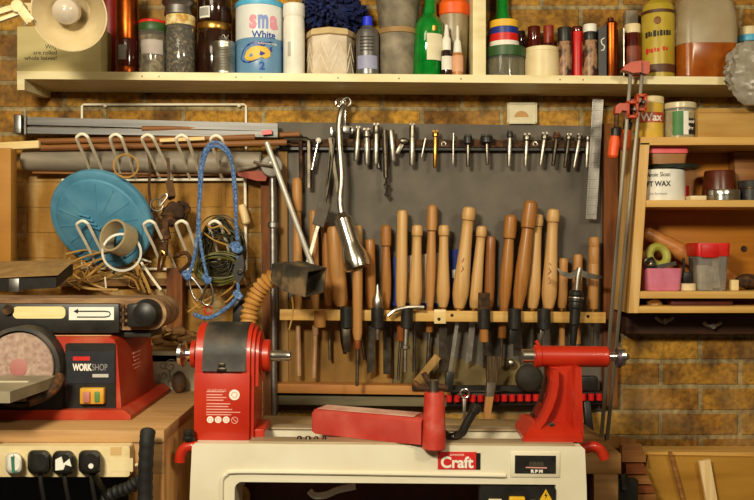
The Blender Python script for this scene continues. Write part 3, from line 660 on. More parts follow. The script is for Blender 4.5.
# blue lid
t = thing('bin_cover', W(100, 269, .06), 'round sky blue plastic bin lid with radial ribs hung on the wire rack', 'lid')
n = V(-.14, -.88, -.45).normalized(); c = W(100.5, 221, .112); u = V(1, 0, 0).cross(n); u = (V(0, 0, 1) - n * n.z).normalized(); w = u.cross(n).normalized()
RL = .150
mb = MB(); rings = []
for rr, h in ((.001, .020), (.045, .020), (.10, .013), (.124, .008), (.128, .003), (.140, .004), (.146, .002), (RL, -.004), (RL, -.018), (RL - .003, -.018), (RL - .004, -.004), (.128, -.003), (.10, .009), (.045, .016), (.001, .016)):
    rings.append([c + n * h + (u * math.cos(2 * math.pi * k / 56) + w * math.sin(2 * math.pi * k / 56)) * rr for k in range(56)])
mb.loft(rings); disc = part('disc', mb, m_bluelid, t)
mb = MB()
for k in range(14):
    a = 2 * math.pi * (k + .3) / 14; d_ = u * math.cos(a) + w * math.sin(a)
    mb.bar(c + d_ * .045 + n * .0205, c + d_ * .118 + n * .0105, .0035, .003, n)
part('rib', mb, m_bluelid, disc)
mb = MB()
gw = V(1, 0, 0); gw = (gw - n * gw.dot(n)).normalized()
for k in range(4):
    q_ = c + n * .0235 - gw * (.031 - .008 * k) + u * (.026 - .012 * k)
    mb.bar(q_ - gw * .015 + u * .004, q_ + gw * .015 - u * .004, .0045, .009, n, .001)
part('grip', mb, m_bluelid, disc)

# tape rings hanging on the lower hook
mb = MB(); ax = V(-.42, -.86, .28).normalized(); cc = W(112.5, 235, .19)
mb.rev([(.040, 0), (.046, 0), (.0465, .004), (.0465, .046), (.046, .05), (.040, .05), (.040, 0)], cc - ax * .05, ax, 36)
solo('tape_ring', mb, mat('yellowed_tape', ['#b9a47a', '#cbb890'], .25, trans=.25, coat=.4, bump=0), 'wide clear tape ring hanging in front of the blue lid', 'tape')
mb = MB(); ax = V(.22, -.96, -.1).normalized(); cc = W(122, 252, .155)
mb.rev([(.048, 0), (.054, .001), (.054, .011), (.048, .012), (.048, 0)], cc, ax, 40); solo('white_ring', mb, m_white, 'thin white plastic ring hanging below the clear tape ring', 'ring')

# coils of scrap wire
random.seed(11)
def squiggle(px, py, d, w, h, n=5):
    return [W(px + random.uniform(-w, w), py + random.uniform(-h, h), d + random.uniform(-.012, .012)) for _ in range(n)]
t = thing('wire_bundle', W(95, 292, .05), 'bundle of bent tan wires heaped behind the belt sander under the blue lid', 'wire')
for pts, r_, m in (
    ([(60, 280), (70, 264), (90, 255), (112, 251), (124, 256)], .0035, m_wiretan), ([(104, 258), (76, 268), (72, 272), (80, 279), (100, 287), (112, 291)], .0035, m_wiretan),
    ([(104, 263), (88, 276), (80, 281), (79, 286), (92, 289), (118, 290)], .0042, m_wiretan), ([(121, 252), (138, 258), (151, 262)], .003, m_wirewhite),
    ([(134, 260), (140, 280), (145, 293)], .0042, m_wiretan), ([(141, 262), (152, 278), (161, 290)], .004, m_wirewhite), ([(136, 262), (146, 282), (150, 293)], .0048, m_wiretan),
    ([(124, 276), (134, 280), (139, 290)], .003, m_wiretan), ([(66, 254), (86, 250), (102, 253)], .003, m_wiretan), ([(84, 262), (88, 266), (92, 262)], .0035, m_wiretan), ([(105, 277), (106, 288)], .0026, m_wirewhite),
    ([(70, 258), (64, 268), (66, 280), (80, 290)], .003, m_wiretan), ([(110, 270), (122, 268), (140, 274), (150, 284)], .0028, m_rust)):
    dd = random.uniform(.06, .13)
    part('strand', MB().tube([W(a, b, dd + random.uniform(-.006, .006)) for a, b in pts], r_, 6, 5), m, t)
mb = MB()
for k in range(7): mb.tube(squiggle(108, 272, .05, 44, 16, 4), .0013, 5, 5)
part('fine_strands', mb, m_wiretan, t)
mb = MB(); mb.tube([W(158, 272, .13), W(160, 256, .14), W(162, 251, .14), W(165, 256, .14), W(161, 270, .13)], .004, 8, 5)
solo('brass_hook', mb, m_brass, 'small brass wire loop hanging between the second and third lower hooks', 'hook')
mb = MB(); mb.bar(W(60, 283, .02), W(250, 281, .02), .02, .03); solo('backing_batten', mb, m_oldwood, 'old brown batten across the wall low behind the wire bundle', 'batten')
mb = MB(); mb.bar(W(176, 330, .06), W(176, 268, .06), .045, .04); solo('timber_post', mb, m_oldwoodz, 'short dusty timber upright behind the belt sander roller', 'post')

# rusty pulley clamp
t = thing('rusty_clamp', W(175, 262, .12), 'rusty black clamp with a steel split ring hanging on a leather strap', 'clamp')
random.seed(5)
mb = MB()
for k in range(9): mb.ball(W(176 + random.uniform(-10, 10), 206 + random.uniform(-11, 11), .11 + random.uniform(-.01, .01)), random.uniform(.013, .024), (1, .7, random.uniform(.7, 1.2)), 10, 7, .16)
part('body', mb, m_rust, t)
mb = MB(); mb.ring(W(157, 205, .14), (.3, -.9, .1), .017, .0022, 24, 6); part('split_ring', mb, m_steel, t)
mb = MB(); mb.tube([W(159, 206, .14), W(161, 198, .14), W(166, 194, .14), W(167, 197, .14), W(161, 205, .14)], .003, 8, 4); part('clip', mb, m_steel, t)
mb = MB(); mb.bar(W(168, 158, .14), W(169.5, 192, .13), .008, .004); mb.bar(W(169, 180, .142), W(172, 196, .132), .020, .004); part('strap', mb, m_leather, t)
mb = MB(); mb.bar(W(166, 212, .115), W(164, 256, .115), .020, .012, bev=.003); mb.bar(W(163, 228, .12), W(166, 240, .12), .03, .016, bev=.004); mb.bar(W(153, 208, .10), W(159, 226, .10), .008, .006); part('lever', mb, m_rust, t)
mb = MB(); mb.tube([W(147, 150, .1), W(150, 165, .1), W(149, 190, .09), W(152, 212, .09)], .004, 8, 4); solo('hanging_string', mb, m_leather, 'thin dark cord hanging down just right of the blue lid', 'cord')
mb = MB(); mb.tube([W(180, 272, .12), W(190, 262, .13), W(186, 253, .13), W(176, 256, .12)], .006, 8, 5); solo('iron_hook', mb, m_rust, 'curved rusty iron hook hanging right of the brass loop', 'hook')
mb = MB(); mb.ring(W(126, 166, .20), (.2, -1, .1), .032, .0028, 32, 6); solo('wire_ring', mb, m_wiretan, 'thin tan wire ring hanging on the second upper hook', 'ring')

# green wire coils and cable bundle on the last lower hook
t = thing('wire_coil', W(220, 285, .12), 'big coil of thin dark green wire hanging on the right lower hook', 'wire')
random.seed(21)
mb = MB()
for k in range(70):
    cx, cy = 220 + random.uniform(-5, 5), 251 + random.uniform(-6, 6); a, b = random.uniform(13, 23), random.uniform(16, 31); dd = .12 + random.uniform(-.03, .03)
    mb.tube([W(cx + a * math.cos(q * .785 + k), cy + b * math.sin(q * .785 + k), dd + .006 * math.sin(q * 2 + k)) for q in range(8)], .0017, 5, 4, True)
part('coil', mb, m_wiredark, t)
mb = MB()
for k in range(10):
    cx, cy = 219 + random.uniform(-3, 3), 268 + random.uniform(-3, 3); a, b = random.uniform(17, 24), random.uniform(8, 16); dd = .14 + random.uniform(-.02, .02)
    mb.tube([W(cx + a * math.cos(q * .785 + k), cy + b * math.sin(q * .785 + k), dd) for q in range(8)], .0024, 5, 4, True)
part('lower_coil', mb, mat('olive_cable', ['#4b4a1e', '#6f6c34'], .5), t)
mb = MB()
for pts in ([(193, 300), (200, 308), (214, 300), (232, 287), (240, 270)], [(188, 312), (206, 300), (222, 292)], [(214, 285), (220, 298), (226, 302), (236, 292)], [(240, 268), (247, 288), (246, 300)]):
    mb.tube([W(a, b, .12) for a, b in pts], .003, 6, 5)
part('loose_end', mb, m_wiretan, t)
mb = MB(); mb.tube([W(206, 224, .17), W(212, 228, .18), W(222, 226, .18), W(230, 234, .17)], .0025, 6, 5); mb.tube([W(203, 232, .17), W(214, 240, .18), W(230, 246, .17)], .0022, 6, 5); part('tie', mb, m_wiretan, t)

# blue rope with carabiners
t = thing('blue_rope', W(215, 315, .2), 'blue twisted rope looped over the right upper hook with knotted ends', 'rope')
mb = MB(); rp = .0043
strand = lambda pts: mb.rope([W(*q) for q in pts], rp)
strand([(189, 274, .20), (193, 262, .20), (197, 240, .2), (198, 222, .2), (199, 200, .2), (200, 170, .215), (205, 150, .23), (214, 142, .235), (224, 146, .235), (231, 158, .225), (234, 190, .205), (236, 220, .2), (237, 240, .2)])
strand([(207, 276, .21), (203, 258, .21), (200, 238, .21), (199, 215, .21), (201, 190, .21), (203, 165, .22), (209, 149, .235), (216, 146, .24), (226, 152, .24), (233, 168, .22), (236, 195, .21), (236, 222, .21), (238, 240, .21)])
part('strand', mb, m_bluerope, t)
for px, py, q in ((187, 275, 1), (207, 279, 1), (236, 247, 1.6), (238, 295, .9)):
    mb = MB()
    for k in range(3): mb.ring(W(px + (k - 1) * 1.2, py + (k - 1) * 1.6, .205 + .004 * k), (random.uniform(-.6, .6), -.5, random.uniform(.3, 1)), .0068 * q, .0052, 14, 8)
    part('knot', mb, m_bluerope, t)
mb = MB(); mb.rope([W(238, 256, .2), W(238, 276, .2), W(238, 296, .2)], .0045); mb.rope([W(238, 296, .2), W(230, 305, .2), W(216, 315, .2), W(205, 318, .2), (W(194, 314, .2))], .0055); part('tail', mb, m_bluerope, t)
for pts, lab, nm in (([(189, 279), (191, 290), (196, 300), (200, 299), (203, 293), (196, 282), (191, 277)], 'steel carabiner clipped to the left blue rope knot', 'a'), ([(208, 283), (202, 298), (204, 304), (210, 305), (213, 300), (212, 288), (210, 283)], 'steel carabiner clipped to the right blue rope knot', 'b')):
    solo('carabiner', MB().tube([W(a, b, .215) for a, b in pts], .0032, 8, 5, True), m_chrome, lab, 'carabiner', 'carabiners on the blue rope')
mb = MB(); mb.ring(W(208, 310, .2), (.4, -.9, .1), .010, .0025, 18, 6); solo('red_wire_ring', mb, m_redpl, 'tiny red ring below the carabiners', 'ring')
t = thing('rope_cleat', W(240, 285, .2), 'black plastic rope tensioner hanging under the blue knot', 'tensioner')
mb = MB(); mb.slab([(X(a, .19), Z(b, .19)) for a, b in ((243, 254), (245, 262), (244, 276), (240, 283), (235, 280), (234, 270), (238, 258))], .185, .205); part('body', mb, m_black, t)
mb = MB(); mb.ring(W(240, 272, .207), (0, -1, 0), .007, .002, 18, 6); part('wheel', mb, m_darksteel, t)
mb = MB(); mb.bar(W(239, 300, .15), W(238, 330, .15), .03, .02, bev=.003); solo('black_strap', mb, m_black, 'black webbing strap hanging behind the lathe headstock', 'strap')
mb = MB(); mb.rev([(.008, 0), (.012, .004), (.012, .05), (.009, .058)], W(247, 224, .04), W(241, 203, .04) - W(247, 224, .04), 14); solo('wooden_toggle', mb, m_palez, 'small pale wooden toggle tied at the right side of the rack', 'toggle')

# ------------------------------------------------------------------ grey backboard with its tool rail
PB = .016
solo('backboard', MB().slab([(X(276, PB), Z(410, PB)), (X(605, PB), Z(410, PB)), (X(605, PB), Z(126, PB)), (X(276, PB), Z(122, PB))], .001, PB), m_panel, 'large grey painted board fixed to the brick wall behind the turning tools', 'board')
solo('old_plank', MB().bar(W(269, 420, .03), W(266, 170, .03), .030, .02), m_oldwoodz, 'narrow old brown plank upright at left edge of the grey backboard', 'plank')
solo('wooden_lath', MB().bar(W(284, 395, .022), W(283, 150, .022), .026, .012), wood('dusty_lath', ['#6a4a26', '#8a6638', '#a07c4a'], 'z', .8), 'thin dusty lath upright just inside the backboard left edge', 'lath')
solo('rusty_timber', MB().bar(W(609, 405, .025), W(610, 124, .025), .040, .03), m_oldwoodz, 'rusty brown timber strip upright at right edge of the grey backboard', 'timber')
# dusty plywood board low behind the tools (stained lower left)
solo('dusty_sheet', MB().slab([(X(a, .021), Z(b, .021)) for a, b in ((394, 385), (520, 385), (520, 362), (508, 358), (494, 361), (480, 366), (468, 360), (452, 358), (440, 350), (428, 341), (412, 337), (400, 335), (394, 337))], PB, .0215), mat('olive_sawdust_sheet', ['#5b4e30', '#74633e', '#8a774c'], .9, scale=(10, 10, 10)), 'olive dusty sheet with a wavy top edge behind the middle tool blades', 'sheet')
solo('dusty_sheet', MB().slab([(X(a, .021), Z(b, .021)) for a, b in ((288, 385), (392, 385), (392, 300), (288, 300))], PB, .022), mat('sawdusty_sheet', ['#6d4c22', '#8d6732', '#a9803f'], .9, scale=(12, 12, 5)), 'tan dusty plywood sheet behind the left tool blades', 'sheet')

RY = .042
t = thing('tool_rail', (X(430, .03), -.03, Z(150, .03)), 'dark magnetic rail across the grey board holding drill bits', 'rail')
mb = MB(); mb.bar(W(279, 143, .03), W(592, 144.5, .03), .022, .022, bev=.001); part('bar', mb, m_rust, t)
mb = MB(); mb.bar(W(279, 149, .031), W(592, 150, .031), .007, .026); part('lip', mb, m_black, t)
mb = MB()
for px in (283, 443.5, 535): mb.ring(W(px, 144, .0425), (0, -1, 0), .006, .002, 14, 6)
part('screw', mb, m_steel, t)

GB = 'drill bits on the dark rail'
def bit(xt, yt, xb, yb, w, hw, hh, m, lab, hm=None, d=None, name='drill_bit'):
    w *= 1.25; r_ = w / 2 * S(.05); d = d or .042 + max(r_, hw / 2 * S(.05)) + .001
    a, b = W(xt, yt, d), W(xb, yb, d); L = (b - a).length; z = (b - a).normalized()
    t = thing(name, b, lab, 'drill bit', GB)
    if hh:
        hl = hh * S(.05); hr = hw / 2 * S(.05)
        mb = MB(); mb.rev([(hr * .5, 0), (hr * .9, .001), (hr, hl * .25), (hr, hl * .8), (r_, hl)], a, z, 14)
        for k in range(4):
            an = k * 1.571 + .5; mb.box(a + V(math.cos(an) * hr * .7, math.sin(an) * hr * .7, .002), (hr * .5, hr * .5, .006))
        part('cutter', mb, hm or m_tool, t)
        a = a + z * hl * .9; L -= hl * .9
    mb = MB(); mb.rev([(r_ * .9, 0), (r_, .002), (r_, L * .93), (r_ * .75, L)], a, z, 12); part('shank', mb, m, t)
bits = [
 (358.5, 128, 356, 161, 4.5, 5.5, 12, m_steel, 'plain steel bit tilted right beside the gooseneck lamp clamp'),
 (366.8, 130, 367, 165, 4.5, 8, 8, m_steel, 'steel bit with toothed crown head, left of the two closest bits'),
 (376.5, 125, 376, 165, 4.5, 7, 9, m_steel, 'steel bit with a broad cylinder head beside the dark twist drill'),
 (391, 130, 393.5, 162, 5.2, 0, 0, m_steel, 'plain steel rod bit just right of the dark twist drill'),
 (412.5, 125, 412, 166, 4.8, 6.5, 13, m_steel, 'tall steel bit with a bright cylinder head and thick shank'),
 (425.5, 138, 421.5, 158, 2.2, 0, 0, m_steel, 'thin short leaning rod bit right of the tall steel one'),
 (435.5, 132, 435, 168, 3.6, 7, 5, m_brass, 'brassy bit with a small flat cross head'),
 (453.5, 133, 453, 164, 1.8, 0, 0, m_steel, 'needle thin straight steel bit'),
 (468, 136, 468, 167, 3.2, 9, 9, m_tool, 'bit with a small black flanged head, right of the needle bit'),
 (486.5, 136, 487.5, 165, 3.0, 13, 8, m_tool, 'bit with the widest black hole cutting head'),
 (510, 132, 509, 167, 3.8, 6.5, 6, m_steel, 'steel bit with dark collar, first right of the widest black head'),
 (527, 135, 525.5, 167, 3.4, 8, 6, m_steel, 'steel bit with flat dusty head, under the small framed card'),
 (545, 134, 540.5, 166, 3.6, 7, 6, m_steel, 'leaning steel bit with toothed head right of the framed card'),
 (557, 134, 553, 166, 3.2, 8, 5, m_darksteel, 'dark leaning bit with rusty head, third left of the steel ruler'),
 (569, 135, 565, 168, 3.2, 6, 5, m_darksteel, 'thin dark leaning bit, second left of the steel ruler'),
 (580, 135, 574, 168, 3.4, 6, 5, m_steel, 'bright leaning bit, closest but one to the steel ruler'),
 (588, 136, 586.5, 168, 3.6, 6, 6, m_steel, 'straight bright bit touching the left edge of the steel ruler'),
 (374, 139, 379, 168, 2.0, 0, 0, m_steel, 'thin steel pin leaning behind the broad headed bit'),
]
for a in bits: bit(*a[:9], hm=(m_black if 'black' in a[8] else m_brass if 'brassy' in a[8] else m_rust if 'rusty' in a[8] else None))
# twist drill
t = thing('twist_drill', W(387, 198, .055), 'long dark twist drill with a fluted tip hanging lowest on the rail', 'drill bit', GB)
mb = MB(); mb.rod(W(384.5, 130, .056), W(385.5, 155, .056), .009, .008); mb.rod(W(385.5, 155, .056), W(386, 178, .056), .008, .0075); part('shank', mb, m_darksteel, t)
mb = MB(); rings = []
a, b = W(386, 176, .056), W(387, 198, .056)
for i in range(17):
    f = i / 16; p_ = a.lerp(b, f); q = .0085 if f < .9 else .0085 * (1 - f) * 9
    rings.append([p_ + V(math.cos(g + f * 7) * q * (1 if k % 2 == 0 else .42), math.sin(g + f * 7) * q * (1 if k % 2 == 0 else .42), 0) for k, g in enumerate((0, 1.2, 3.14, 4.34))])
mb.loft(rings); part('flute', mb, m_tool, t)
# spoon shaped cutter
t = thing('countersink', W(400, 155, .06), 'dull grey flat bladed cutter tilted left of the tall steel bit', 'drill bit', GB)
mb = MB(); mb.ball(W(403.5, 141, .056), .012, (1.1, .5, .8)); part('head', mb, m_tool, t)
mb = MB(); mb.bar(W(402, 144, .052), W(397, 154, .052), .012, .006, bev=.001); part('blade', mb, m_tool, t)
# hex keys and other hangers at left
mb = MB(); mb.tube([W(284, 139, .055), W(303, 139, .055), W(307.5, 140.5, .055), W(309, 146, .055), W(309, 188, .055)], .0075, 6, 2); solo('hex_key', mb, m_darksteel, 'big dark hex key hooked over the left end of the rail', 'hex key', 'hex keys on the rail')
mb = MB(); mb.tube([W(290, 141, .05), W(299, 141, .05), W(300.5, 144, .05), W(301, 190, .05)], .006, 6, 2); solo('hex_key', mb, m_rust, 'rusty brown hex key hanging left of the big dark one', 'hex key', 'hex keys on the rail')
t = thing('ball_lever', W(312, 171, .055), 'thin silver lever with a white ball top, leaning left', 'lever')
part('rod', MB().rod(W(318, 142, .055), W(312, 170, .055), .0045, .005), m_chrome, t); part('ball', MB().ball(W(318.5, 140.5, .055), .0085), m_white, t)
t = thing('scraper', W(312, 262, .06), 'long dark leaning scraper with a grey block near its lower end', 'scraper')
mb = MB(); mb.tube([W(335, 135, .05), W(331, 170, .052), W(325, 205, .058), W(322, 215, .062)], .004, 6, 4); mb.tube([W(331, 140, .045), W(326, 195, .05)], .004, 6, 1); part('shaft', mb, m_darksteel, t)
mb = MB(); mb.bar(W(325, 202, .115), W(318, 226, .115), .034, .014, bev=.002); part('block', mb, mat('dirty_grey_block', ['#48413a', '#6b6257'], .8), t)
mb = MB(); mb.bar(W(318, 226, .115), W(308, 262, .125), .009, .004); mb.bar(W(322, 213, .062), W(322, 213, .115), .008, .004); part('blade', mb, m_tool, t)
mb = MB(); mb.bar(W(330, 138, .048), W(338, 192, .048), .009, .008); solo('flat_file', mb, m_darksteel, 'slim dark file hanging behind the gooseneck lamp', 'file')

# gooseneck lamp
t = thing('gooseneck_lamp', W(352, 267, .12), 'silver gooseneck lamp clipped above the rail, flared head hanging down', 'lamp')
mb = MB(); mb.bar(W(342.5, 134, .06), W(343, 98, .06), .018, .012, bev=.002); mb.ring(W(340, 103, .07), (.3, -1, 0), .012, .0035, 18, 8); mb.ring(W(347, 102, .07), (-.3, -1, 0), .012, .0035, 18, 8)
mb.bar(W(332, 127, .06), W(332, 137, .06), .010, .014, bev=.002); mb.bar(W(338, 129, .07), W(352, 130, .07), .022, .014, bev=.002); mb.bar(W(351, 127, .07), W(351, 134, .07), .012, .014, bev=.002); part('clamp', mb, m_chrome, t)
mb = MB(); mb.tube([W(344, 106, .08), W(341, 112, .09), W(339, 125, .095), W(339.5, 145, .10), W(341, 165, .105), W(341.5, 180, .11), W(340, 200, .12), W(341.5, 214, .125)], .0088, 14, 8); part('neck', mb, m_steel, t)
a = W(341, 213, .125); b = W(358, 268, .150); z = (b - a).normalized()
mb = MB(); L = (b - a).length
mb.rev([(.010, 0), (.018, .006), (.027, .02), (.0275, L * .55), (.028, L * .62), (.036, L * .76), (.038, L * .9), (.036, L), (.030, L - .002), (.026, L * .7), (.0, L * .68)], a, z, 26)
part('lamp_head', mb, m_chrome, t)
mb = MB(); mb.rev([(.02, L * .69), (.018, L * .98), (.01, L * 1.0)], a, z, 18); part('bulb', mb, m_tool, t)

# ruler, framed card, white tag
t = thing('steel_ruler', W(590, 219, .06), 'long steel ruler hanging tilted at the right end of the rail', 'ruler')
a, b = W(598, 99, .058), W(591, 219, .058)
part('blade', MB().bar(a, b, .031, .0016), mat('satin_ruler_steel', ['#8f8b84', '#a8a49d'], .4, .7), t)
mb = MB(); z = (b - a).normalized()
x_ = V(1, 0, 0)
for k in range(66):
    q = a + z * (.008 + k * .0050); l = .012 if k % 5 == 0 else .006
    mb.box(q + x_ * (-.0140 + l / 2) + V(0, -.001, 0), (l, .0004, .0009)); mb.box(q + x_ * (.0140 - l / 2) + V(0, -.001, 0), (l, .0004, .0009))
part('graduation', mb, m_ink, t)
t = thing('framed_card', W(522, 123, .03), 'small cream card with half round protractor drawing, standing on the backboard', 'card')
part('card', MB().span(W(508, 122.5, .024), W(536, 103.5, .018), .0005), m_paper, t)
mb = MB()
for a_, b_ in (((508, 123), (536, 123)), ((508, 103.5), (536, 103.5)), ((508, 103), (508, 123)), ((536, 103), (536, 123))): mb.bar(W(*a_, .024), W(*b_, .024), .005, .006)
part('frame', mb, mat('pale_frame', ['#c9c2a4', '#dcd6bc'], .6), t)
mb = MB(); mb.slab([(X(521.5, .025) + .021 * math.cos(R(180 * k / 16)), Z(117, .025) + .018 * math.sin(R(180 * k / 16))) for k in range(17)], .0242, .0252); part('half_disc', mb, mat('tan_print', ['#b98a4c', '#c99c60'], .6), t)
solo('white_tag', MB().span(W(595, 112, .03), W(602, 100, .022), .001), m_white, 'small white card tab behind the ruler top', 'card')
# ------------------------------------------------------------------ turning tools in their rack
def ry(px): return 315 + (px - 280) * (317.5 - 315) / 325          # centre line of the front lip
t = thing('tool_rack', (X(442, .11), -.06, Z(321, .11)), 'long pale wooden rack with black tube holders, full of turning tools', 'rack')
mb = MB(); mb.bar(W(280, 314.5, .112), W(605, 317.5, .112), .030, .016, bev=.001); part('front_lip', mb, m_pine, t)
mb = MB(); mb.box(W(440, 316.5, .119), (.033, .005, .040), None, .001); part('patch', mb, m_palestick, t)
mb = MB()
for px in (439, 452, 588): mb.rev([(.005, 0), (.004, .0015)], W(px, ry(px) + (-1 if px > 445 else 3), .1215 if px == 439 else .120), (0, -1, 0), 12)
part('screw', mb, m_darksteel, t)
for px, w in ((377.5, 13), (407, 12.5), (484, 13), (514.5, 13.5), (544, 13.5), (346.5, 13)):
    c = W(px, ry(px) + 12, .143); h = 20 * S(.143); q = w / 2 * S(.143)
    mb = MB(); mb.rev([(q * .80, 0), (q, .001), (q, h - .001), (q * .8, h), (q * .78, h - .012)], c, (0, 0, 1), 22); mb.rev([(q * .3, 0), (q * .28, .001)], c + V(0, -q, h * .45), (0, -1, 0), 10)
    part('tube_holder', mb, m_black, t)
c = W(320, ry(320) + 12, .143); mb = MB(); mb.rev([(.015, 0), (.0165, .001), (.0165, .046), (.013, .047), (.012, .036)], c, (0, 0, 1), 22); part('tube_holder', mb, mat('brass_brown_tube', ['#8a5a24', '#a87434'], .5), t, 'brown tube holder')

PA = [(.62, 0), (.8, .04), (1, .13), (1.02, .22), (.9, .40), (.76, .62), (.70, .80), (.70, .86), (.82, .875), (.86, .93), (.78, .985), (.5, 1)]
PBp = [(.7, 0), (.92, .08), (1, .3), (.97, .6), (.92, .8), (.95, .95), (.8, .99), (.5, 1)]
PCp = [(.6, 0), (.88, .14), (.95, .36), (.86, .55), (.72, .74), (.93, .755), (1, .85), (.94, .975), (.6, 1)]
G = 'turning tools in the wooden rack'
def tool(xt, yt, xb, w, prof, m, d, lab, blade=None, yb=None, xe=None, ye=None, bw=4, fer=None, fm=None, hb=None, bm_=None):
    yb = yb or 307
    a, b = W(xb, yb, d), W(xt, yt, d); z = (b - a).normalized(); L = (b - a).length; q = w / 2 * S(d)
    t = thing('turning_tool', a, lab, 'turning tool', G)
    part('handle', MB().rev([(r_ * q, h * L) for r_, h in prof], a, z, 20), m, t)
    if prof is PA or prof is PCp:
        mb = MB(); tt, rr_ = (.868, .80) if prof is PA else (.747, .90)
        mb.rev([(q * .7, -.0008), (q * rr_ + .0006, -.0008), (q * rr_ + .0006, .0008), (q * .7, .0008)], a + z * L * tt, z, 20); part('burnt_ring', mb, m_oldwoodz, t)
    e0 = a
    if fer:
        fl = fer * S(d); part('ferrule', MB().rev([(q * .55, 0), (q * .66, .002), (q * .66, fl - .002), (q * .60, fl)], a, -z, 16), fm or m_brass, t); e0 = a - z * fl * .95
    if blade:
        e1 = W(xe, ye, d)
        mb = MB(); bwid = bw * S(d)
        if blade == 'rod': mb.rod(e0, e1, bwid / 2, None, 10)
        elif blade == 'flat': mb.bar(e0, e1, bwid, .004)
        elif blade == 'gouge':
            n = 7; rings = []
            zz = (e1 - e0)
            for i in range(9):
                p_ = e0 + zz * (i / 8); k = bwid / 2 * (1 if i < 7 else 1 - (i - 6) * .25)
                rings.append([p_ + V(k * math.cos(R(180 + 180 * j / 6)), -.2 * k + k * math.sin(R(180 + 180 * j / 6)), 0) for j in range(7)] + [p_ + V(k * .7 * math.cos(R(360 - 180 * j / 6)), -.2 * k + k * .7 * math.sin(R(360 - 180 * j / 6)), 0) for j in range(7)])
            mb.loft(rings)
        elif blade == 'skew':
            x_ = V(1, 0, 0); r0 = [e0 - x_ * bwid / 2 + V(0, -.002, 0), e0 + x_ * bwid / 2 + V(0, -.002, 0), e0 + x_ * bwid / 2 + V(0, .002, 0), e0 - x_ * bwid / 2 + V(0, .002, 0)]
            mb.loft([r0, [p_ + (e1 - e0) * .9 for p_ in r0], [p_ + (e1 - e0) * (1 if i in (0, 3) else .93) for i, p_ in enumerate(r0)]])
        part('blade', mb, bm_ or m_tool, t)
    return t
pk = mat('pinkish_dusty_metal', ['#a8805e', '#c49a74'], .6, .3)
tool(297, 178, 298, 10.5, PCp, m_h_mid, .060, 'turning tool with stepped beech handle, leftmost in the rack', 'rod', 309, 299, 376, 5, 14, pk, bm_=pk)
tool(313.5, 210, 315, 9.5, PBp, m_h_mid, .065, 'turning tool with round topped beech handle, second from left', 'rod', 309, 314, 378, 4.5, 26, pk, bm_=pk)
tool(325, 222, 329, 9.5, PBp, m_h_brown, .050, 'slim brown turning tool handle third from left, half hidden by its broad neighbour', 'rod', 306, 330, 360, 3, 8)
tool(334, 226, 341, 16, PBp, m_h_mid, .085, 'turning tool with the broadest leaning handle, left of the gooseneck lamp head', 'gouge', 306, 345, 354, 7, None, bm_=m_darksteel)
tool(357.5, 225, 358, 10.5, PBp, m_h_pale, .052, 'turning tool handle rising behind the gooseneck lamp head', 'rod', 306, 365, 360, 4, 8)
# one stands in front of the lip
tool(357.5, 271, 357.5, 10, [(.7, 0), (1, .1), (1, .9), (.9, 1)], m_h_mid, .142, 'short straight beech handle below the gooseneck lamp head, in front of the rack', 'rod', 340, 357, 386, 3.4, 9, mat('copper_ferrule', ['#a0542c', '#b8683c'], .4, .6))
tool(370, 239, 371, 10.5, PBp, m_h_brown, .070, 'dark brown round topped handle just right of the gooseneck lamp', 'skew', 308, 371, 374, 8, 6, bm_=m_darksteel)
tool(386, 225, 386.5, 10.5, PCp, m_h_brown, .062, 'brown square topped handle beside the first pale tall one', 'flat', 308, 387, 374, 7.5, 6, bm_=m_darksteel)
tool(402.5, 210, 401, 11.5, PBp, m_h_pale, .066, 'tall pale straight handle left of the blue packet', 'rod', 308, 398, 380, 3, 33, mat('orange_ferrule', ['#8a4a20', '#a45c2a'], .4))
tool(417.5, 225, 415, 13, PA, m_h_pale, .074, 'pale bulb headed handle before the blue packet, left of the slender tall one', 'rod', 308, 414, 372, 3.5, 8)
tool(432.5, 205, 430, 11, PCp, m_h_mid, .060, 'tall slender stepped pinkish handle before the white part of the packet', 'rod', 307, 427, 376, 3.5, 25, m_h_brown)
tool(444, 225, 443, 13, PA, m_h_pale, .078, 'pale bulb headed handle right of the tall slender one', 'flat', 307, 443, 372, 8, 6, bm_=m_darksteel)
t1 = tool(469.5, 207, 459, 16, PA, m_h_pale, .084, 'tall pale leaning handle with faint red stamp, at the middle of the rack', 'flat', 308, 450, 372, 3.6, 8, bm_=m_steel)
tool(482, 226, 474, 13, PA, m_h_pale, .062, 'pale leaning handle right of the tall stamped one', 'skew', 308, 468, 364, 6, 8, bm_=m_steel)
tool(491, 236, 489, 10.5, PBp, m_h_red, .050, 'short reddish handle partly behind the pale leaning ones', 'flat', 307, 489, 372, 7, 6, bm_=m_darksteel)
tool(511, 215, 504, 13.5, PCp, m_h_brown, .068, 'brown stepped handle leaning right, left of the tallest one', 'rod', 308, 501, 362, 3, 30, m_h_red, bm_=m_tool)
tool(531, 201, 518, 15, PCp, m_h_brown, .088, 'tallest brown leaning handle with flat stepped head, right half of rack', 'flat', 308, 518, 356, 9, 8, bm_=m_darksteel)
tool(537.5, 214, 532.5, 14.5, PA, m_h_pale, .054, 'pale bulged handle tucked right behind the tallest brown one', 'rod', 308, 531, 352, 5, 8, bm_=m_tool)
t2 = tool(553.5, 209, 548.5, 15, PA, m_h_pale, .078, 'tall pale handle with red handwriting, right of the tallest brown one', 'flat', 308, 546, 352, 5, 8, bm_=m_tool)
tool(563.5, 258, 562, 10, PBp, m_h_mid, .060, 'short beech handle left of the pick hammer neck', 'rod', 308, 562, 346, 6, 6, bm_=m_h_mid)
tool(578, 254, 577, 10, PBp, m_h_mid, .056, 'short beech handle behind the pick hammer head', 'rod', 308, 578, 344, 6, 6, bm_=m_h_mid)
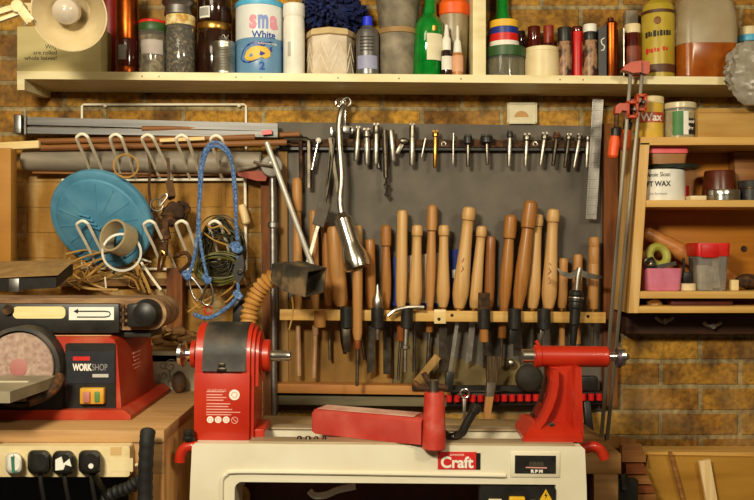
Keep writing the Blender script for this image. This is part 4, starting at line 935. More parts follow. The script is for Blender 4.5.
tool(594, 237, 593, 10.5, [(.9, 0), (1, .03), (1, .62), (.94, .63), (1, .64), (1, .85), (.93, .86), (1, .87), (1, .97), (.8, 1)], m_h_mid, .078, 'straight ringed handle at the right end of the rack', 'rod', 309, 592, 352, 3.5, 8)
# stamps on two handles
m_stamp = mat('faint_red_stamp', ['#a8492c', '#b8583a'], .6, bump=0)
for t_, d_, pts in ((t1, .0835, ((462, 262, 464, 258), (462, 266, 464, 270), (461, 272, 463.5, 268))), (t2, .0775, ((549, 268, 551, 272), (548, 274, 551, 271), (549, 277, 550.5, 281), (548.5, 284, 550.5, 282), (549, 263, 551, 265)))):
    mb = MB(); dd = d_ + .0215
    for a_, b_, c_, e_ in pts: mb.bar(W(a_, b_, dd), W(c_, e_, dd), .0016, .003)
    part('stamp', mb, m_stamp, t_)
# blue and white packet behind the handles
t = thing('paper_packet', W(435, 306, .03), 'blue and white printed packet standing behind the middle turning tool handles', 'packet')
mb = MB(); mb.slab([(X(a, .03), Z(b, .03)) for a, b in ((390, 306), (478, 306), (474, 247), (392, 258))], .018, .030); part('sheet', mb, m_bluepl, t)
mb = MB(); mb.slab([(X(a, .031), Z(b, .031)) for a, b in ((404, 303), (444, 303), (444, 252), (406, 256))], .0302, .032); mb.slab([(X(a, .031), Z(b, .031)) for a, b in ((452, 270), (470, 268), (470, 276), (452, 278))], .0302, .032); part('white_panel', mb, m_whitepap, t)

# things held in the black tubes
t = thing('live_centre', W(377.5, 340, .143), 'silver pointed lathe centre standing in the black tube near the rack left', 'lathe centre')
a = W(377.5, 340, .143)
k = S(.143)
mb = MB(); mb.rev([(2.0 * k, 0), (2.4 * k, 1 * k), (2.8 * k, 12 * k), (3.6 * k, 30 * k), (5.2 * k, 33 * k), (5.4 * k, 38 * k), (4.6 * k, 42 * k), (2.2 * k, 47 * k), (1.6 * k, 50 * k), (1.2 * k, 54 * k), (.4 * k, 56 * k)], a, (0, 0, 1), 20); part('body', mb, m_steel, t)
t = thing('hook_tool', W(405, 372, .143), 'tool with curved dusty steel hook top and collared steel shaft in black tube', 'tool')
mb = MB(); mb.tube([W(388, 316, .155), W(394, 311, .155), (W(404, 308, .15)), W(416, 307, .15), W(424, 307.5, .15)], .006, 8, 5); mb.bar(W(407, 312, .145), W(407, 308, .148), .012, .012); part('hook', mb, m_steel, t)
mb = MB(); mb.rod(W(407, 312, .143), W(405.5, 345, .143), .008); mb.rod(W(405.5, 345, .143), W(405.3, 349, .143), .013); mb.rod(W(405.3, 349, .143), W(405, 372, .143), .0055); part('shaft', mb, m_steel, t)
t = thing('square_drive', W(484, 350, .143), 'rusty square headed steel tool with orange lower sleeve in black tube', 'tool')
mb = MB(); mb.box(W(484, 302, .143), (.030, .026, .052), None, .002); part('head', mb, m_rust, t)
mb = MB(); mb.rod(W(484, 327, .143), W(484, 342, .143), .0125, .013); part('sleeve', mb, m_h_brown, t)
mb = MB(); mb.rod(W(484, 341, .143), W(484, 368, .143), .0035); part('pin', mb, m_darksteel, t)
t = thing('gouge_tip', W(347, 350, .143), 'dark grey gouge tip hanging below the left black tube', 'tool')
part('tip', MB().bar(W(346.5, 324, .143), W(347, 352, .143), .020, .006, bev=.001), m_darksteel, t)
solo('chuck_key', MB().bar(W(513, 326, .143), W(512, 344, .143), .018, .008, bev=.002), m_black, 'black flat shank hanging from the second black tube from the lathe tailstock', 'tool')
solo('file_shank', MB().bar(W(543, 326, .143), W(540, 346, .143), .012, .006, bev=.001), m_tool, 'steel shank hanging from the black tube just above the lathe tailstock', 'tool')
# pick hammer
t = thing('pick_hammer', W(576, 350, .16), 'pick hammer with double pointed steel head and black grip, head up', 'hammer')
mb = MB(); mb.loft([[W(x, y, .16) + V(0, dy, dz) for dy, dz in ((-.004 * f, -.006 * f), (.004 * f, -.006 * f), (.004 * f, .006 * f), (-.004 * f, .006 * f))] for x, y, f in ((557, 268, .2), (561, 273, 1.0), (570, 276, 1.3), (578, 272, 1.6), (586, 275, 1.4), (596, 277, 1.1), (602, 277, .4))]); part('head', mb, m_tool, t)
mb = MB(); mb.tube([W(580, 268, .16), W(578, 277, .16), W(576.5, 294, .16)], .0085, 12, 5); part('neck', mb, m_steel, t)
mb = MB(); k = S(.16); mb.rev([(5.5 * k, 0), (7 * k, 2 * k), (7 * k, 5 * k), (6.2 * k, 6 * k), (7.4 * k, 8 * k), (7.4 * k, 11 * k), (6.4 * k, 12 * k), (7 * k, 15 * k), (6.6 * k, 18 * k), (5.4 * k, 19 * k), (5.2 * k, 34 * k), (3.8 * k, 36 * k), (3.4 * k, 52 * k), (2.4 * k, 58 * k)], W(576.5, 290, .16), W(573, 345, .16) - W(576.5, 290, .16), 18); part('grip', mb, m_black, t)
mb = MB(); mb.rev([(7.5 * k, 0), (7.7 * k, .002), (7.5 * k, .004)], W(576.3, 297, .16), W(573, 345, .16) - W(576.5, 290, .16), 18); part('collar', mb, m_steel, t)

# ------------------------------------------------------------------ battens below the rack
solo('batten', MB().bar(W(275, 387, .05), W(450, 389.5, .05), .026, .05, bev=.001), wood('orange_pine', ['#9a5f28', '#b5783a', '#c48c4c'], 'x', .6, 40, 3), 'tan wooden batten on the wall under the tool blades', 'batten')
solo('grey_plank', MB().bar(W(275, 399, .045), W(446, 401, .045), .026, .04, bev=.001), mat('grey_green_plank', ['#4d4634', '#6a6149', '#7d7358'], .8, scale=(4, 30, 30)), 'grey green plank on the wall below the tan batten', 'plank')
solo('black_bar', MB().bar(W(412, 387.5, .082), W(560, 388.5, .082), .014, .012), m_black, 'thin black magnetic bar above the row of red clips', 'bar')
t = thing('clip_strip', (X(520, .07), -.06, Z(405, .07)), 'row of small red tool clips on a black strip behind the lathe', 'clip strip')
mb = MB(); mb.bar(W(446, 399, .05), W(604, 397, .05), .036, .03, bev=.001); part('strip', mb, m_black, t)
for i in range(20):
    px = 449 + i * 7.9
    if 521 < px < 535: pass
    c = W(px, 398.5 - i * .08, .078)
    mb = MB(); mb.rev([(.0075, -.010), (.0088, -.008), (.0088, .008), (.0075, .010)], c, (0, 0, 1), 14); mb.box(c + V(0, .012, 0), (.008, .014, .012)); part('clip', mb, m_redpl, t)
solo('paint_brush', MB().rev([(.1, 0)], (0, 0, 0)), m_black, 'x', 'brush') if False else None
t = thing('paint_brush', W(489, 420, .12), 'old paint brush with dark bristles up and amber wooden handle', 'brush')
mb = MB(); k = S(.12)
mb.loft([rrect(W(x, y, .12).x, -.12, Z(y, .12), w * k, dd, .004, 3) for x, y, w, dd in ((491.5, 383, 5, .010), (492.5, 372, 6.5, .011), (494, 362, 8.2, .010), (494, 356, 9, .008))]); part('bristles', mb, mat('dark_bristle', ['#1c150e', '#463523', '#6d5537'], .9, scale=(150, 150, 8)), t)
mb = MB(); mb.loft([rrect(W(x, y, .12).x, -.12, Z(y, .12), w * k, dd, .004, 3) for x, y, w, dd in ((489.5, 396, 4.2, .010), (490.5, 388, 4.8, .011), (491.5, 382, 5.4, .0115))]); part('ferrule', mb, m_steel, t)
mb = MB(); mb.loft([rrect(W(x, y, .12).x, -.12, Z(y, .12), w * k, dd, .003, 3) for x, y, w, dd in ((487.5, 421, 3.2, .006), (487.7, 410, 3.8, .008), (489.5, 396, 4.2, .010))]); part('handle', mb, m_h_mid, t)
t = thing('ring_spanner', W(464, 425, .11), 'slim steel ring spanner hanging among the red clips', 'spanner')
mb = MB(); mb.ring(W(464.5, 393.5, .105), (0, -1, 0), .0125, .0038, 22, 8); part('ring_end', mb, m_chrome, t)
mb = MB(); mb.bar(W(464.5, 398, .105), W(464, 424, .105), .009, .005, bev=.001); part('shank', mb, m_steel, t)
t = thing('black_grip_knife', W(449, 395, .13), 'slim bladed tool with black grip hanging point up beside the red post', 'tool')
mb = MB(); mb.bar(W(450.5, 372, .11), W(448, 392, .11), .023, .014, bev=.003); part('grip', mb, m_black, t)
solo('softwood_wedge', MB().bar(W(438, 356, .10), W(416, 383, .10), .022, .010, bev=.002), wood('wedge_wood', ['#7c5a30', '#9c763f', '#b08a52'], 'z', .7), 'tan wooden slip leaning behind the red tool rest post', 'stick')
t = thing('black_ball_knob', W(530, 392, .09), 'round dusty black ball shape behind the lathe tailstock quill', 'knob')
part('ball', MB().ball(W(529, 378, .09), .040, (1, .6, 1), 20, 12), mat('dusty_black_knob', ['#1e1a14', '#3a3326'], .7), t)
solo('wing_bolt', MB().ball(W(511, 363, .05), .012, (1, .7, 1)), m_steel, 'small steel wing bolt on the board left of the tailstock quill', 'bolt')
mb = MB(); mb.bar(W(588, 376, .06), W(588, 390, .06), .05, .03, bev=.003); mb.bar(W(586, 400, .06), W(590, 440, .08), .02, .03, bev=.003); solo('black_bracket', mb, m_black, 'black clip bracket behind the tailstock right side', 'bracket')
solo('bench_plank', MB().bar(W(262, 423, .30), W(520, 427, .30), .020, .10, bev=.001), wood('grey_tan_plank', ['#8a7048', '#a98d60', '#bda273'], 'x', .8), 'grey tan plank on the bench behind the lathe bed', 'plank')

# ------------------------------------------------------------------ post and metal disc arm
t = thing('pivot_arm_stand', W(274, 420, .1), 'grey upright post with round metal pivot and long silver diagonal rod', 'stand')
mb = MB(); mb.rod(W(274, 425, .085), W(272.5, 175, .085), .0095, .009, 14); mb.rod(W(273, 222, .085), W(273, 228, .085), .016, None, 16); part('post', mb, m_alum, t)
mb = MB(); mb.rev([(.028, -.016), (.031, -.013), (.031, .010), (.028, .013), (.012, .0135)], W(271.5, 166, .10), (.15, -1, -.05), 30); part('disc', mb, mat('dull_grey_disc', ['#77726a', '#8f8a80'], .5, .3), t)
mb = MB(); mb.rod(W(266.5, 142, .125), W(313, 268, .125), .0075, None, 12); part('rod', mb, mat('silver_painted_rod', ['#b8b3aa', '#cdc8be'], .4, .3), t)
mb = MB(); mb.rev([(.008, 0), (.010, .002), (.010, .012), (.007, .014)], W(271, 164, .113), (.15, -1, -.05), 16); mb.tube([W(254, 162, .12), W(262, 164, .128), W(272, 165, .13)], .0045, 8, 4); part('wing_screw', mb, m_steel, t)
# ------------------------------------------------------------------ dust hose
t = thing('dust_hose', W(245, 330, .2), 'tan ribbed dust hose with a dirty black rectangular nozzle', 'hose')
pts = [W(246, 350, .24), W(248, 325, .235), W(251, 308, .23), (W(258, 293, .23)), W(268, 281, .235), W(281, 274, .24)]
mb = MB(); mb.tube(pts, .024, 20, 16, False, lambda i, n: .0225 + .0030 * math.sin(i * 2 * math.pi / 5.2)); part('ribbed_hose', mb, m_hose, t)
mb = MB(); a, b = W(277, 272, .24), W(316, 282, .30); z = (b - a).normalized(); up = V(.25, -.25, 1); up = (up - z * up.dot(z)).normalized(); sd = z.cross(up)
def rect(p_, hw, hh): return [p_ + sd * hw * sx + up * hh * sy for sx, sy in ((-1, -1), (1, -1), (1, 1), (-1, 1))]
L = b - a
mb.loft([rect(a, .026, .026), rect(a + L * .28, .030, .031), rect(a + L * .34, .036, .036), rect(b, .044, .034), rect(b, .041, .031), rect(a + L * .4, .032, .031)]); part('nozzle', mb, mat('sawdusty_nozzle', ['#26221c', '#453c2e', '#80694a'], .7, scale=(22, 22, 22), spread=.18), t)
mb = MB(); mb.tube([W(292, 297, .27), W(293, 312, .26), W(289, 330, .26)], .0022, 6, 5); solo('string_end', mb, m_wiretan, 'thin tan string hanging from the hose nozzle', 'string')
# ------------------------------------------------------------------ back bench, lathe
m_bench = wood('bench_top_wood', ['#6d4a24', '#8d6536', '#a57d4a'], 'x', .75, 30, 4)
t = thing('workbench', (0.1, -.3, 0), 'brown wooden bench against the brick wall under the lathe', 'bench')
part('top', MB().span((-.40, -.42, .80), (.60, -.002, .85), .002), m_bench, t)
for x in (-.36, .56):
    for y in (-.40, -.05): part('leg', MB().span((x - .03, y - .03, 0), (x + .03, y + .03, .80), .002), m_bench, t)
part('shelf', MB().span((-.40, -.42, .30), (.60, -.002, .33), .002), m_bench, t)

t = thing('wood_lathe', (X(390, .7), -.6, 0), 'cream wood lathe with red headstock, red tailstock and control panel', 'lathe')
BF, BB = .70, .50
zt = .939
xL, xR = X(192, BF), X(585, BF)
def rp_(x0, z0, x1, z1, r, n=4, cc=1):
    out = []
    for cx, cz, a0 in ((x1 - r, z1 - r, 0), (x0 + r, z1 - r, 90), (x0 + r, z0 + r, 180), (x1 - r, z0 + r, 270)):
        for k in range(n + 1): a = R(a0 + 90 * k / n); out.append((cx + r * math.cos(a), cz + r * math.sin(a)))
    return out
# bed: front casting with opening, as outer beam + two end legs + back beam
mb = MB()
ztop = zt; zop = Z(481.5, BF); zlow = .58
xo0, xo1 = X(235, BF), X(556, BF)
outer = [(xL - .006, zlow), (xL, ztop - .006), (xL + .006, ztop), (xR - .006, ztop), (xR, ztop - .006), (xR + .010, zlow)]
# front beam
mb.slab([(xL - .003, zop), (xL, ztop - .006), (xL + .006, ztop), (xR - .006, ztop), (xR, ztop - .006), (xR + .004, zop)], BF - .06, BF)
mb.slab([(xL - .010, zlow), (xL - .003, zop), (xo0, zop), (xo0, zlow)], BB, BF)
mb.slab([(xo1, zlow), (xo1, zop), (xR + .004, zop), (xR + .012, zlow)], BB, BF)
mb.slab([(xL, ztop - .06), (xL, ztop), (xR, ztop), (xR, ztop - .06)], BB, BB + .05)
part('bed', mb, m_cream, t)
# corner fillets of the opening and the raised border
mb = MB()
zb0 = Z(471, BF)
yy = BF + .0025
path = [W(222, 520, yy), W(222, 486, yy), W(223, 478, yy), W(227, 474, yy), W(236, 471.5, yy), W(300, 471.5, yy), W(506, 473, yy)]
mb.tube(path, .0042, 8, 4)
part('raised_border', mb, m_cream, t)
mb = MB()
for k in range(1):
    mb.slab([(xo0, zop)] + [(xo0 + .016 - .016 * math.sin(R(90 * i / 6)), zop - .016 + .016 * math.cos(R(90 * i / 6))) for i in range(7)], BF - .05, BF - .0005)
part('corner_fillet', mb, m_cream, t)
# bed ways
mb = MB(); mb.span((xL + .12, -(BF - .005), zt), (xR - .02, -(BF - .055), zt + .004), .001); mb.span((xL + .12, -(BB + .055), zt), (xR - .02, -(BB + .005), zt + .004), .001)
part('bed_way', mb, mat('dusty_bed_steel', ['#8f7b5e', '#ad9878', '#bca98a'], .5, .35, scale=(6, 30, 30)), t)
mb = MB()
for px, py, q in ((300.5, 437, .006), (309, 435, .007), (317, 437.5, .005), (325, 437, .005)): mb.rev([(q, 0), (q * .7, .006)], V(X(px, .64), -.665, zt + .0035), (0, 0, 1), 10)
part('bolt', mb, m_darksteel, t)
# --- headstock
HF, HB = .668, .512
dc = (HF + HB) / 2; rad = .074; zc = Z(355, dc); hx0, hx1 = X(194, HF), X(249, HF)
def arch(rr, z0, ins=0, n=20, df=HF, db=HB):
    return [(df - ins, z0)] + [(dc + rr * math.cos(R(180 * k / n)), zc + rr * math.sin(R(180 * k / n))) for k in range(n + 1)] + [(db + ins, z0)]
def archx(mb, prof, x0, x1): return mb.loft([[V(x, -d, z) for d, z in prof] for x in (x0, x1)])
mb = MB(); archx(mb, arch(rad, zt), hx0, hx0 + .018); archx(mb, arch(rad - .004, zt, .004), hx0 + .018, hx1 - .016); archx(mb, arch(rad, zt), hx1 - .016, hx1)
mb.span((hx0 - .0004, -HF - .0008, zt), (hx1 + .0004, -HF + .006, Z(373.5, HF)), .0005)
hs = part('headstock', mb, m_red, t)
# black hood over the middle
prof = [(dc + (rad + .002) * math.cos(R(a)), zc + (rad + .002) * math.sin(R(a))) for a in range(-2, 175, 8)] ; prof = [(HF + .0022, Z(371, HF))] + prof + [(dc - (rad - .01), zc)] + [(dc + (rad - .01) * math.cos(R(a)), zc + (rad - .01) * math.sin(R(a))) for a in range(170, -3, -8)] + [(HF - .008, Z(371, HF))]
mb = MB(); archx(mb, prof, X(201.5, HF), X(245, HF)); hood = part('hood', mb, m_blackdust, t)
mb = MB(); mb.box(W(221, 369.5, HF + .003), (.020, .006, .010), None, .002); mb.box(W(221, 365, HF + .003), (.014, .004, .010), None, .001); part('hood_catch', mb, m_darksteel, hood)
# flange and boss on the right
mb = MB(); archx(mb, arch(rad - .008, zt, .010), hx1, hx1 + .008); archx(mb, arch(rad - .018, zc - .06, .020), hx1 + .008, hx1 + .016)
ax0 = V(hx1, -dc, Z(355, dc))
mb.rev([(.046, .010), (.046, .018), (.0365, .020), (.0365, .033), (.034, .036)], ax0, (1, 0, 0), 30)
mb.span((hx1, -HF + .02, zt), (hx1 + .03, -HB - .02, zt + .02), .002); part('flange', mb, m_red, t)
mb = MB(); mb.rev([(.0125, .03), (.0125, .058), (.0115, .060), (.0115, .079), (.010, .081), (.005, .080)], ax0, (1, 0, 0), 24); part('spindle', mb, m_chrome, t)
mb = MB(); axl = V(hx0, -dc, Z(354, dc))
mb.rev([(.012, 0), (.012, .036), (.028, .038), (.030, .041), (.028, .044), (.024, .045), (.024, .052), (.015, .054), (.006, .053)], axl, (-1, 0, 0), 26); hw_ = part('handwheel', mb, m_chrome, t)
mb = MB(); mb.rev([(.02, .010), (.031, .012), (.031, .022), (.02, .024)], axl, (-1, 0, 0), 26); part('handwheel_rim', mb, m_red, hw_)
# printed instructions on the headstock front
fp = lambda px, py: W(px, py, HF + .0012)
mb = MB()
for py, x0, x1 in ((391.5, 206, 224), (394.6, 206, 222), (397.3, 206, 226), (400, 206, 223), (403.6, 206, 230), (406.3, 206, 228), (409.2, 206, 232), (412, 206, 240), (414.5, 206, 231)):
    mb.bar(fp(x0, py), fp(x1, py), .0022, .0004)
part('print_lines', mb, mat('faded_white_print', ['#d88a78', '#e6ada0'], .6, bump=0), t)
text('WARNING', .0085, W(207, 391.5, HF + .0014), MATS['faded_white_print'], hs, align='LEFT')
mb = MB()
def discp(mb, px, py, rr, d=HF + .0012): mb.rev([(rr, 0), (rr, .0004)], W(px, py, d), (0, -1, 0), 24)
discp(mb, 234, 394.5, .0115)
part('safety_symbol', mb, m_inkw, hs)
for px in (210, 218, 226):
    mb = MB(); discp(mb, px, 419.5, .0072); part('safety_symbol', mb, m_inkw, hs)
mb = MB(); mb.ring(W(234.5, 420, HF + .0012), (0, -1, 0), .0068, .0009, 22, 6); mb.bar(W(232.4, 417.9, HF + .0012), W(236.6, 422.1, HF + .0012), .0014, .001)
for px in (210, 218, 226): mb.ring(W(px, 419.5, HF + .0018), (0, -1, 0), .0036, .0007, 14, 5)
mb.ring(W(234, 394.5, HF + .0018), (0, -1, 0), .006, .0009, 18, 5)
part('symbol_ring', mb, mat('pale_red_print', ['#dd9a8c', '#e6aa9c'], .6, bump=0), t)
# --- tailstock
td = .60
tz = Z(353.2, td); ax = V(1, 0, 0)
mb = MB(); x0, x1 = X(533, td), X(607, td); L = x1 - x0
mb.rev([(.022, 0), (.0255, .002), (.0255, .014), (.0235, .016), (.0235, L - .003), (.021, L)], V(x0, -td, tz), ax, 30); part('barrel', mb, m_red, t)
mb = MB(); mb.rev([(.013, 0), (.0155, .002), (.0155, .03), (.0155, .04)], V(X(521, td), -td, tz), ax, 24); mb.rev([(.010, 0), (.006, .001), (.005, .012)], V(X(521, td), -td, tz), ax, 20); part('quill', mb, m_chrome, t)
mb = MB(); mb.tube([V(X(538, td), -td, tz + .025), V(X(536.5, td), -td, tz + .03), V(X(535, td), -td, tz + .034)], .004, 8, 2); part('locking_lever', mb, m_red, t)
mb = MB(); xs = X(607, td); mb.rev([(.010, 0), (.010, .020), (.0115, .016), (.0115, .020), (.021, .021), (.021, .036), (.010, .038), (.008, .044), (.005, .048)], V(xs, -td, tz), ax, 24); fw = part('feed_wheel', mb, m_chrome, t)
mb = MB(); mb.rev([(.021, .020), (.0225, .022), (.0225, .027), (.021, .029)], V(xs, -td, tz - .002), ax, 24); part('feed_wheel_rim', mb, mat('dull_purple_rim', ['#5a4658', '#6d5a66'], .4, .6), fw)
q = lambda px, py, d=.62: (X(px, d), Z(py, d))
zt2 = zt + .004
curve = [(549, 364), (549, 378), (547, 390), (543, 402), (537, 414), (530, 424), (524, 432)]
mb = MB(); mb.slab([q(*c) for c in curve] + [(X(524, .62), zt2), (X(580, .62), zt2)] + [q(579, 400), q(577, 362)], .575, .625); ped = part('pedestal', mb, m_red, t)
mb = MB()
L_ = [q(*c) for c in curve]; I_ = [q(c[0] + 6, c[1] + 1) for c in curve]
for i in range(len(L_) - 1):
    mb.slab([L_[i], L_[i + 1], I_[i + 1], I_[i]], .555, .655)
Rr_ = [q(577, 362), q(578.5, 400), q(580, 433)]; Ri = [q(571, 362), q(571, 400), q(570, 433)]
for i in range(2): mb.slab([Rr_[i], Ri[i], Ri[i + 1], Rr_[i + 1]], .555, .655)
part('pedestal_rib', mb, m_red, ped)
mb = MB(); z1 = zt2 + .030
mb.loft([[V(x, -d, z) for x, d in ((X(522, .66), .675), (X(581, .66), .675), (X(581, .66), .54), (X(524, .66), .54))] for z in (zt2, zt2 + .012)])
mb.loft([[V(X(524, .66) , -.672, zt2 + .012), V(X(581, .66), -.672, zt2 + .012), V(X(581, .66), -.54, zt2 + .012), V(X(525, .66), -.54, zt2 + .012)], [V(X(536, .66), -.632, zt2 + .036), V(X(579, .66), -.632, zt2 + .036), V(X(579, .66), -.55, zt2 + .036), V(X(530, .66), -.55, zt2 + .036)]])
part('base', mb, m_red, t)
mb = MB(); mb.rev([(.009, 0), (.008, .006), (.003, .007)], W(551, 423, .638), (0, -1, .15), 18); mb.rev([(.005, .006), (.004, .009)], W(551, 423, .638), (0, -1, .15), 8); part('clamp_bolt', mb, m_darksteel, t)
# --- tool rest (banjo) and post
a = V(X(317, .59), -.585, zt2 + .029); b = V(X(426, .69), -.69, zt2 + .031)
mb = MB(); z = (b - a).normalized(); up = V(0, 0, 1); sd = up.cross(z).normalized()
def sec(p_, hw, hh, hz): return [p_ + sd * hw * sx + up * hy for sx, hy in ((-1, -hz), (1, -hz), (1, hh * .7), (.62, hh), (-.62, hh), (-1, hh * .7))]
Lb = b - a
mb.loft([sec(a, .026, .022, .024), sec(a + Lb * .04, .030, .027, .0285), sec(a + Lb * .8, .032, .027, .0300), sec(b, .030, .025, .0300)]); trb = part('tool_rest_base', mb, m_reddust, t)
mb = MB(); mb.loft([[p_ + sd * .024 * sx + up * (.0262 + dz) for sx, dz in ((-1, 0), (1, 0), (1, .0016), (-1, .0016))] for p_ in (a + Lb * .05, a + Lb * .5, a + Lb * .93)]); part('dust_layer', mb, mat('pale_pink_dust', ['#b5685a', '#cfa592', '#dcc0aa'], .9, scale=(10, 10, 10), bump=.3), trb)
pc = V(X(434, .715), -.715, 0)
mb = MB(); zz0, zz1 = Z(449, .735), Z(390, .72); mb.rev([(.023, 0), (.0255, .003), (.0215, zz1 - zz0 - .004), (.0195, zz1 - zz0)], pc + V(0, 0, zz0), (0, 0, 1), 30); part('tool_rest_post', mb, mat('scuffed_red_post', ['#a82416', '#b93a2a', '#c06456'], .5, scale=(18, 18, 18), spread=.2), t)
mb = MB(); mb.rod(pc + V(-.002, 0, zz1 - .002), pc + V(-.002, 0, Z(378, .715)), .0115, None, 18); part('post_stem', mb, m_tool, t)
mb = MB(); k = .715
mb.tube([W(413, 380, .715), W(419, 385, .715), W(429, 386, .715), W(436, 384, .715), W(447, 386, .715)], .0065, 8, 6); mb.tube([W(423, 371, .715), W(427, 378, .715), W(433, 384, .715)], .006, 8, 5); part('tool_rest_arm', mb, m_rust, t)
mb = MB(); mb.tube([W(455, 434, .66), W(462, 430, .665), W(466, 422, .665), W(474, 408, .665)], .0095, 14, 5); mb.rod(W(473, 410, .665), W(477, 402.5, .665), .0125, None, 16); mb.tube([W(443, 430, .68), W(449, 434, .66), W(456, 434, .66)], .008, 10, 4); part('clamp_lever', mb, mat('black_chrome', ['#2a2622', '#4a443c'], .25, .6), t)
# --- badge, display, control panel
sq = lambda mb, x0, y0, x1, y1, d, th=.0015, bv=0: mb.span(W(x0, y0, d) , (X(x1, d), -d - th, Z(y1, d)), bv)
bdg = part('badge', sq(MB(), 438, 449.5, 476.5, 467, BF + .0002), m_inkred, t)
part('badge_end', sq(MB(), 476.2, 450.5, 480.5, 467, BF + .0002), m_black, t)
text('Craft', .0325, W(457, 465.2, BF + .0019), m_inkw, bdg, bold=.0010, sx=1.0)
text('AXMINSTER', .0058, W(457, 453.5, BF + .0019), m_inkw, bdg, sx=1)
part('display_bezel', sq(MB(), 510.5, 448.5, 560, 474, BF - .001, .004, .002), m_cream, t)
dsp = part('display', sq(MB(), 515, 452.5, 556, 470.5, BF + .003, .001), m_black, t)
text('8888', .0125, W(536.5, 463, BF + .0042), mat('dim_segment_digits', ['#4d4638', '#5c5444'], .5, bump=0), dsp, sx=1.25)
mb = MB(); mb.bar(W(526, 464.5, BF + .0042), W(547, 464.8, BF + .0042), .0026, .0006); part('underline', mb, mat('pink_line', ['#c98a80', '#d8a096'], .6, bump=0), dsp)
text('R P M', .0085, W(537, 469.6, BF + .0042), m_inkw, dsp, sx=1.2, bold=.0006)
mb = MB(); mb.prism(rp_(X(479.5, BF), Z(540, BF), X(556, BF), Z(483, BF), .008), (0, -BF + .02, 0), (1, 0, 0), (0, 0, 1), (0, -.024, 0)); cpn = part('control_panel', mb, m_black, t)
CP = BF + .0045
mb = MB(); mb.span(W(509, 493, CP - .001), (X(525, CP), -CP - .010, Z(512, CP)), .003); part('switch', mb, mat('safety_yellow', ['#d9a81a', '#e8bb2c'], .4, bump=0), cpn)
mb = MB(); mb.span(W(512, 497, CP + .008), (X(522, CP), -CP - .014, Z(510, CP)), .002); part('switch_button', mb, m_black, cpn)
mb = MB(); mb.slab([(X(540, CP), Z(497, CP)), (X(552.5, CP), Z(497, CP)), (X(546.2, CP), Z(486, CP))], CP, CP + .0006); part('warning_sign', mb, MATS['safety_yellow'], cpn)
mb = MB(); mb.slab([(X(a_, CP), Z(b_, CP)) for a_, b_ in ((546.8, 488.5), (544.6, 492.8), (546.2, 492.6), (545.4, 496), (548, 491.6), (546.4, 491.8))], CP + .0006, CP + .0011); part('lightning_mark', mb, m_ink, cpn)
mb = MB(); sq(mb, 530.5, 497.2, 535.5, 498.8, CP, .0005); part('dash_mark', mb, m_inkw, cpn)
mb = MB(); mb.span(W(489, 496, CP), (X(502, CP), -CP - .004, Z(510, CP)), .001); part('rocker', mb, m_cream_pl, cpn)
# side feet levers and knobs
for x_px, dir_, nm in ((186, -1, 'left'), (597, 1, 'right')):
    mb = MB(); d = .60
    if dir_ < 0: d = .685; mb.tube([W(198, 447, d), W(191, 446, d), W(184, 449, d), W(180.5, 456, d), W(180, 462, d)], .0115, 12, 6)
    else: mb.tube([W(582, 446, d), W(592, 443, d), W(600, 446, d), W(605, 455, d)], .012, 12, 6)
    part('lifting_handle', mb, m_red, t)
mb = MB(); mb.rev([(.008, 0), (.013, .002), (.014, .008), (.010, .012), (.012, .014), (.0125, .021), (.009, .024)], W(189, 441, .685), (0, 0, 1), 20); part('knob', mb, m_black, t)
mb = MB(); mb.tube([W(310, 490, .60), W(315, 494.5, .60), W(326, 494, .60), W(338, 489, .60), W(356, 485, .60)], .0075, 10, 5); part('cable', mb, m_white, t, 'white cable under the bed')
mb = MB(); mb.tube([W(240, 488, .58), W(246, 494, .58), W(244, 510, .58)], .011, 10, 5); part('cable', mb, m_wiretan, t, 'tan hose under the bed')
part('opening_shade', MB().span((xL + .03, -.56, .02), (xR - .03, -.53, .885), .001), mat('bed_opening_shade', ['#3a1712', '#4f221a'], .6), t)  # dark sheet painted for the shade seen through the bed opening
for x in (xL + .02, xR - .04):
    part('stand_leg', MB().span((x - .03, -BF + .01, .012), (x + .05, -BB, .581), .004), m_cream, t)

t.rotation_euler = (0, R(.5), 0); t.location = t.location + V(-.0082, 0, -.0036)      # the lathe stands a touch low at its tailstock end

# ------------------------------------------------------------------ left bench and sander
t = thing('side_bench', (-1.2, -.5, 0), 'plywood topped side bench carrying the belt sander, bottom left', 'bench')
zt = .978; xr = -.44
mb = MB(); mb.span((-1.95, -.75, zt - .026), (xr, -.20, zt), .0015); part('top', mb, m_ply, t)
part('apron', MB().span((-1.95, -.745, zt - .092), (xr - .002, -.725, zt - .0262), .001), m_ply, t)
part('end_panel', MB().span((xr - .055, -.7248, 0), (xr - .002, -.22, zt - .0262), .001), m_plyz, t)
part('front_post', MB().span((xr - .075, -.745, 0), (xr - .002, -.7252, zt - .0922), .001), m_plyz, t)
part('back_leg', MB().span((-1.9, -.26, 0), (-1.84, -.22, zt - .0262), .001), m_plyz, t)
part('front_leg', MB().span((-1.94, -.7248, 0), (-1.88, -.68, zt - .0262), .001), m_plyz, t)
part('void_shade', MB().span((-1.8, -.45, .2), (xr - .06, -.43, zt - .0262), .001), mat('underbench_shade', ['#1c2230', '#2c3444'], .6), t)  # dark bluish sheet in place of the shade under the open bench

